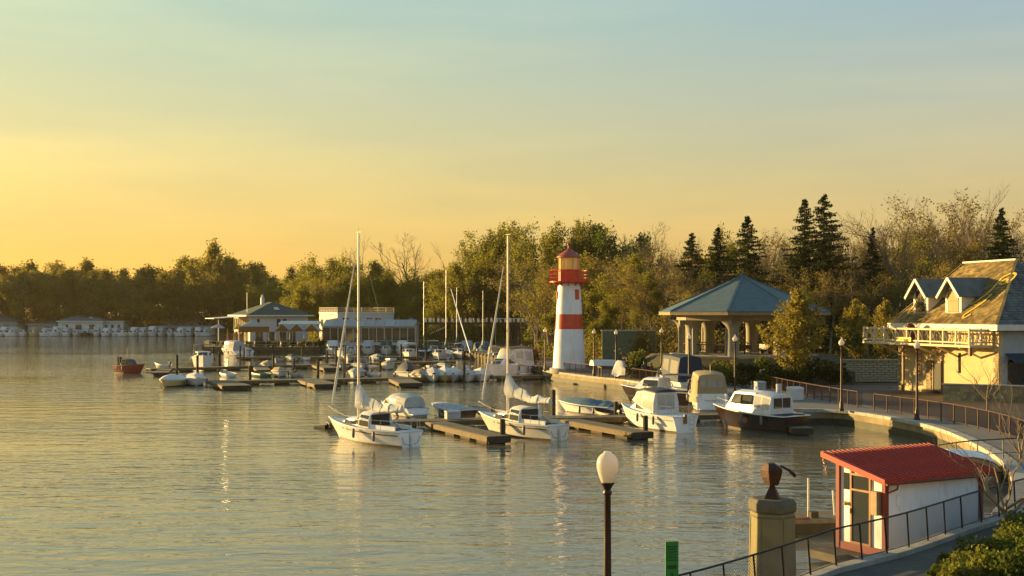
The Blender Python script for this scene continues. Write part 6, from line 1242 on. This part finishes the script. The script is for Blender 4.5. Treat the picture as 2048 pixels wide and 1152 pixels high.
fw_ = MB().box(-.02, .003, 1.36, 1.56, 1.62, 2.1).build('side_window', GLASS, hu)
MB().box(-.2, 0, .12, .36, 1.05, 1.72).build('electric_box', mat('box_tan', (.3, .22, .12), .6), hu, bevel=.015); MB().lathe([(.0, -.07), (.07, -.05), (.08, .03), (0, .07)], 10, (-.06, 1.42, 1.22)).build('wall_lamp', mat('brass', (.6, .42, .1), .3, .7), hu, smooth=True)
fl = thing('hut_float', 'brown timber float carrying the red-roofed hut', 'float', (10.45, 33.6, 0), R(30)); MB().box(-.5, LX+.3, -.15, LY+.3, .12, .325).build('deck', DOCKS, fl); 
for x in (-.2, 1.2, 2.6, 3.6): MB().box(x, x+.35, -.1, LY+.2, -.35, .118).build('float_tank', PILE, fl)
MB().box(-.95, -.5, .9, LY+.25, .1, .33).build('step', DOCKW, fl)
lr = thing('life_ring', 'orange-brown life ring hung on the hut float', 'life ring', (9.82, 33.0, .12), R(30)); MB().tube([(0, .3*math.cos(2*PI*i/20), .3*math.sin(2*PI*i/20)) for i in range(21)], .065, 8).build('ring', mat('faded_orange', (.42, .14, .04), .7, var=.2), lr, smooth=True); MB().tube([(-.05, .34*math.cos(2*PI*i/20), .34*math.sin(2*PI*i/20)) for i in range(21)], .012, 4).build('rope', WHITEC, lr)
# --- small fuel float behind the hut with poles and a covered boat
ff = thing('small_float', 'short grey float with pale poles behind the red-roofed hut', 'float', (9.15, 39.3, 0), R(8)); MB().box(-.8, 2.6, -.6, 1.2, .38, .48).build('deck', DOCKW, ff); MB().box(-.8, 2.6, -.62, -.5, .0, .378).build('side_beam', PILE, ff); MB().box(-.7, 2.5, -.4, 1.1, -.3, .2).build('float_tank', PILE, ff)
MB().tube([(.62, .1, .4), (.62, .1, 1.75)], .03, 6).build('pole', HWHITE, ff); MB().tube([(1.62, .3, .4), (1.55, .3, 1.3)], .03, 6).build('pole', HWHITE, ff); MB().box(.6, .85, -.2, .05, .48, .68).build('cleat_box', PILE, ff); MB().tube([(-.5, -.4, .5), (0, -.45, .52), (.5, -.3, .5)], .03, 5).build('hose', HRED, ff)
for i, (px, py) in enumerate(((1648, 920), (1653, 938))):
    p = G(px, py, 0); b_ = thing('mooring_buoy', 'small orange mooring buoy floating beyond the red-roofed hut', 'buoy', p, 0, 'mooring buoys beyond the hut'); MB().lathe([(.02, -.06), (.07, -.02), (.08, .05), (.03, .1)], 10).build('float', mat('buoy_orange', (.6, .22, .05), .5), b_, smooth=True); MB().tube([(0, 0, .09), (0, 0, .14)], .012, 5).build('eye', STEEL, b_)
# ---------------------------------------------------------------- concrete pillar with rusty sculpture
PILC = mat('pillar_concrete', (.18, .155, .075), .85, var=.25, scale=1.2, bump=.3, stain=(.17, .14, .07)); PCAP = mat('pillar_cap', (.1, .09, .06), .8, var=.3, bump=.3)
pi_ = thing('pillar', 'squat tan concrete pillar with a dark chamfered cap standing in water behind the fence', 'pillar', (6.83, 31.5, 0), 0)
HR = R(-90+8)
MB().lathe([(.66, -1.2), (.63, .5), (.59, 1.98)], 6, rot=HR).build('shaft', PILC, pi_, bevel=.03)
MB().lathe([(.6, 1.985), (.64, 2.03), (.64, 2.22), (.58, 2.31), (.54, 2.33)], 6, rot=HR).build('cap', PCAP, pi_, bevel=.03)
MB().lathe([(.605, 1.86), (.608, 1.89)], 6, rot=HR, cap=False).build('cap_joint', PCAP, pi_)
for k in range(6):
    a, b = HR+k*PI/3, HR+(k+1)*PI/3; A, B = V((.637*math.cos(a), .637*math.sin(a), 0)), V((.637*math.cos(b), .637*math.sin(b), 0)); q = A.lerp(B, .2); MB().bar((q.x, q.y, .1), (q.x*.952, q.y*.952, 1.84), .012, .012).build('groove_strip', PCAP, pi_)
RST = mat('rust_iron', (.06, .024, .014), .6, .3, var=.4, scale=6, bump=.4); sc_ = thing('sculpture', 'rusty faceted metal sculpture with a spout on the concrete pillar', 'sculpture', (6.82, 31.45, 2.33), R(25)); sc_.scale = (1.08, 1.08, 1.0)
def hexr(r_, z, n=6, sx=0): return [(r_*math.cos(2*PI*k/n)+sx, r_*math.sin(2*PI*k/n), z) for k in range(n)]
MB().loft([hexr(.25, 0, 4), hexr(.06, .37, 4)]).build('foot', RST, sc_, bevel=.006)
MB().loft([hexr(.17, .35, 5), hexr(.25, .55, 5), hexr(.3, .76, 5), hexr(.12, .93, 5, sx=-.06)]).build('head', RST, sc_, bevel=.006)
MB().tube([(.15, -.12, .86), (.34, -.22, .74), (.44, -.28, .62), (.46, -.29, .57)], [.03, .04, .055, .03], 6).build('spout', RST, sc_)
# ---------------------------------------------------------------- green notice sign
SG = mat('sign_green', (.025, .22, .035), .5, var=.08); SGD = mat('sign_dark_print', (.008, .06, .012), .6)
sg_ = thing('notice_sign', 'tall narrow green notice board with dark print on a post', 'sign', (2.93, 22.0, .3), R(14)); pn = MB().box(-.128, .128, -.012, .012, 1.75, 2.7).build('panel', SG, sg_, bevel=.004); MB().tube([(0, .04, 0), (0, .04, 2.6)], .025, 6).build('post', IRON, sg_)
r = random.Random(2)
for i in range(6):
    x = -.1; z = 2.6-i*.05; tx = MB()
    while x < .09:
        w = r.uniform(.012, .035); tx.box(x, min(x+w, .1), -.015, -.0125, z, z+.022); x += w+.009
    tag(tx.build('print_line', SGD, pn), kind='stuff')
MB().box(-.09, .09, -.015, -.0125, 2.2, 2.27).build('print_block', SGD, pn); MB().add([(-.03, -.0145, 2.12), (.03, -.0145, 2.12), (0, -.0145, 2.02)], [(0, 1, 2)]).build('arrow_mark', SGD, pn)
# ---------------------------------------------------------------- bank planting and small bare tree
GS = 'leafy shrubs on the bank beside the ramp'
for i, (x, y, rx, h_) in enumerate([(10.9, 27.9, .9, .8), (11.6, 29.2, .9, .9), (12.3, 28.3, 1.0, 1.0), (12.6, 30.3, .9, .9), (13.3, 29.4, 1.1, 1.1), (13.3, 31.4, .9, 1.0), (14.1, 30.6, 1.1, 1.1), (14.0, 32.4, .9, 1.0), (14.9, 31.7, 1.1, 1.1), (14.9, 33.6, .9, .9), (15.6, 32.9, 1.1, 1.2), (11.4, 26.8, 1.0, .9), (12.3, 26.6, 1.0, 1.0), (13.2, 27.6, 1.1, 1.1), (14.2, 29.0, 1.2, 1.2), (10.2, 26.9, .8, .7), (9.9, 27.9, .6, .6), (11.0, 29.6, .6, .6), (15.9, 34.8, 1.0, .8)]):
    shrub('bank_shrub', 'low leafy yellow-green shrub on the bank beside the asphalt ramp', (x, y, hz(x, y)-.03), rx, rx*.85, h_, SHRUBG if i % 3 else leafmat('leaf_shrub_yellow', (.12, .14, .024), (.3, .28, .055), .55), 2200, .1, GS)
shrub('flowering_shrub', 'small rust-red flowering shrub among the bank greenery', (11.9, 29.9, hz(11.9, 29.9)), .4, .4, .55, leafmat('leaf_rust', (.12, .035, .012), (.26, .1, .03)), 700, .07)
def small_tree(label, x, y, H, seed, lev=3):
    r = random.Random(seed); t = thing('bare_sapling', label, 'tree', (x, y, hz(x, y)-.1)); tk = MB(); tk.tube([(0, 0, 0), (.02, .01, H*.2), (0, 0, H*.34)], [.075, .065, .06], 8); trk = tk.build('trunk', BARKP, t); br = []
    def go_(p, d, L, rad, lv, mb):
        pts = [p]; rs = [rad]; dd = d
        for i in range(4):
            dd = (dd+V((r.gauss(0, .16), r.gauss(0, .16), .14))).normalized(); p = p+dd*L/4; pts.append(p); rs.append(rad*(1-.6*(i+1)/4))
        mb.tube(pts, rs, 6 if lv else 4, cap=False)
        if lv < lev:
            for k in range(2 if lv else 2):
                q = pts[r.choice((2, 3, 4))]; go_(q, rot_dir(dd, R(r.uniform(20, 48)), r.uniform(0, 6.28)), L*r.uniform(.55, .8), rad*.5, lv+1, mb)
    for k in range(6):
        a = 2*PI*k/6+r.uniform(-.3, .3); mb = MB(); go_(V((0, 0, H*(.26+.015*k))), V((math.cos(a)*.75, math.sin(a)*.75, .65)).normalized(), H*.42, .042, 0, mb); mb.build('limb', BARKP, t)
small_tree('small bare tree with curving limbs on the bank beside the hut', 13.15, 32.0, 3.6, 6)
small_tree('thin bare sapling between the railing and the hut', 21.6, 51.0, 3.8, 15)
small_tree('thin bare sapling before the low rubble wall', 29.3, 74.0, 3.6, 21)
# ---------------------------------------------------------------- white draped rail and two people on the quay
dp = thing('draped_tarp', 'white tarpaulin draped over the quay railing', 'tarp', (10.0, 111.8, 1.0), R(-50)); rr = []
for i in range(7):
    u = i/6; w = .75-.35*math.sin(PI*u); rr.append([(-.6+1.2*u, -.5*w-.1, .2+.5*abs(u-.5)), (-.6+1.2*u, -.22, 1.0+.25*math.sin(PI*u)), (-.6+1.2*u, 0, 1.35+.45*math.sin(PI*u)+.08*math.sin(9*u)), (-.6+1.2*u, .2, 1.05+.2*math.sin(PI*u)), (-.6+1.2*u, .45*w, .35)])
MB().loft(rr, closed=False).build('tarp', WHITEC, dp, smooth=60); MB().tube([(0, 0, 0), (0, 0, 1.4)], .05, 6).build('prop', PILE, dp)
bd = thing('stacked_boat', 'upturned pale skiff on trestles behind the quay railing', 'rowing boat', (9.4, 115.5, 1.0), R(20)); q = Hull(3.8, 1.5, .42, .5, .75, .45, .75, .12); hb_ = q.build(bd, DECKW, DECKW); hb_.location = (0, 0, 1.5); hb_.rotation_euler = (PI, 0, 0)
for c_ in list(bd.children):
    if c_ != hb_: bpy.data.objects.remove(c_)
for x in (-1, 1): MB().box(x-.06, x+.06, -.5, .5, .9, 1.1).build('trestle_bar', DOCKS, bd); MB().box(x-.05, x+.05, -.4, -.3, 0, .9).build('leg', DOCKS, bd); MB().box(x-.05, x+.05, .3, .4, 0, .9).build('leg', DOCKS, bd)
for c_ in bd.children:
    if c_.name.startswith('hull'): c_.location = (0, 0, 1.55)
def person(label, loc, rz, top, legs, h_=1.7):
    t = thing('person', label, 'person', loc, rz); s = h_/1.75
    J = {'pel': (0, 0, .95, .15), 'ch': (0, -.02, 1.25, .17), 'sh': (0, 0, 1.42, .13), 'nk': (0, .01, 1.5, .06), 'hd': (0, .03, 1.6, .095), 'ht': (0, .02, 1.72, .07)}
    E = [('pel', 'ch'), ('ch', 'sh'), ('sh', 'nk'), ('nk', 'hd'), ('hd', 'ht')]
    for sd_, q in ((-1, 'l'), (1, 'r')):
        J.update({q+'s': (sd_*.19, 0, 1.4, .075), q+'e': (sd_*.25, -.03, 1.12, .055), q+'w': (sd_*.24, .08, .9, .042), q+'f': (sd_*.23, .12, .8, .035), q+'h': (sd_*.09, 0, .88, .1), q+'k': (sd_*.1, .03, .5, .07), q+'a': (sd_*.11, -.02, .08, .05), q+'t': (sd_*.12, .14, .04, .045)})
        E += [('sh', q+'s'), (q+'s', q+'e'), (q+'e', q+'w'), (q+'w', q+'f'), ('pel', q+'h'), (q+'h', q+'k'), (q+'k', q+'a'), (q+'a', q+'t')]
    ks = list(J); me = bpy.data.meshes.new('body'); me.from_pydata([tuple(c*s for c in J[k][:3]) for k in ks], [(ks.index(a), ks.index(b)) for a, b in E], []); o = bpy.data.objects.new('body', me); COL.objects.link(o); o.parent = t
    md = o.modifiers.new('skin', 'SKIN'); sv = me.skin_vertices[0].data if me.skin_vertices else None
    if sv is None: 
        import bmesh as _b; bm = _b.new(); bm.from_mesh(me); bm.verts.layers.skin.verify(); bm.to_mesh(me); bm.free(); sv = me.skin_vertices[0].data
    for i, k in enumerate(ks): sv[i].radius = (J[k][3]*s, J[k][3]*s); sv[i].use_root = (k == 'pel')
    o.modifiers.new('sub', 'SUBSURF').levels = 1; o.modifiers['sub'].render_levels = 2
    m = bpy.data.materials.new('person_clothes'); m.use_nodes = True; n, l = m.node_tree.nodes, m.node_tree.links; tc = n.new('ShaderNodeTexCoord'); sx = n.new('ShaderNodeSeparateXYZ'); rp = n.new('ShaderNodeValToRGB'); rp.color_ramp.interpolation = 'CONSTANT'; e = rp.color_ramp.elements
    dv = n.new('ShaderNodeMath'); dv.operation = 'DIVIDE'; dv.inputs[1].default_value = 2.0*s; l.new(tc.outputs['Object'], sx.inputs[0]); l.new(sx.outputs[2], dv.inputs[0]); l.new(dv.outputs[0], rp.inputs[0]); l.new(rp.outputs[0], n['Principled BSDF'].inputs[0]); n['Principled BSDF'].inputs['Roughness'].default_value = .8
    e[0].position = 0; e[0].color = (*legs, 1); e[1].position = .47; e[1].color = (*top, 1); z = e.new(.745); z.color = (.42, .24, .15, 1); me.materials.append(m)
    MB().lathe([(.1*s, 1.62*s), (.108*s, 1.68*s), (.09*s, 1.75*s), (.03*s, 1.78*s)], 10, (0, .015*s, 0)).build('hair', mat('dark_hair', (.03, .02, .012), .6), t, smooth=True)
    return t
person('person in dark clothes standing on the quay behind the railing', (12.1, 109.8, 1.0), R(160), (.03, .035, .035), (.02, .02, .025), 1.75)
person('person in a rust-brown jacket standing beside another on the quay', (12.8, 110.2, 1.0), R(200), (.16, .06, .03), (.03, .025, .02), 1.55)
# ---------------------------------------------------------------- thin haze added to lift the dark far shore trees
hm_ = bpy.data.materials.new('haze_lift'); hm_.use_nodes = True; n_ = hm_.node_tree.nodes; n_.clear(); pv_ = n_.new('ShaderNodeVolumePrincipled'); pv_.inputs['Color'].default_value = (.95, .86, .62, 1); pv_.inputs['Density'].default_value = .00006; pv_.inputs['Anisotropy'].default_value = .35
ho_ = n_.new('ShaderNodeOutputMaterial'); hm_.node_tree.links.new(pv_.outputs[0], ho_.inputs['Volume'])
tag(MB().box(-3100, 3100, -400, 4100, -3.6, 34).build('haze', hm_), 'thin warm haze added to lighten the far trees', 'haze', kind='stuff')
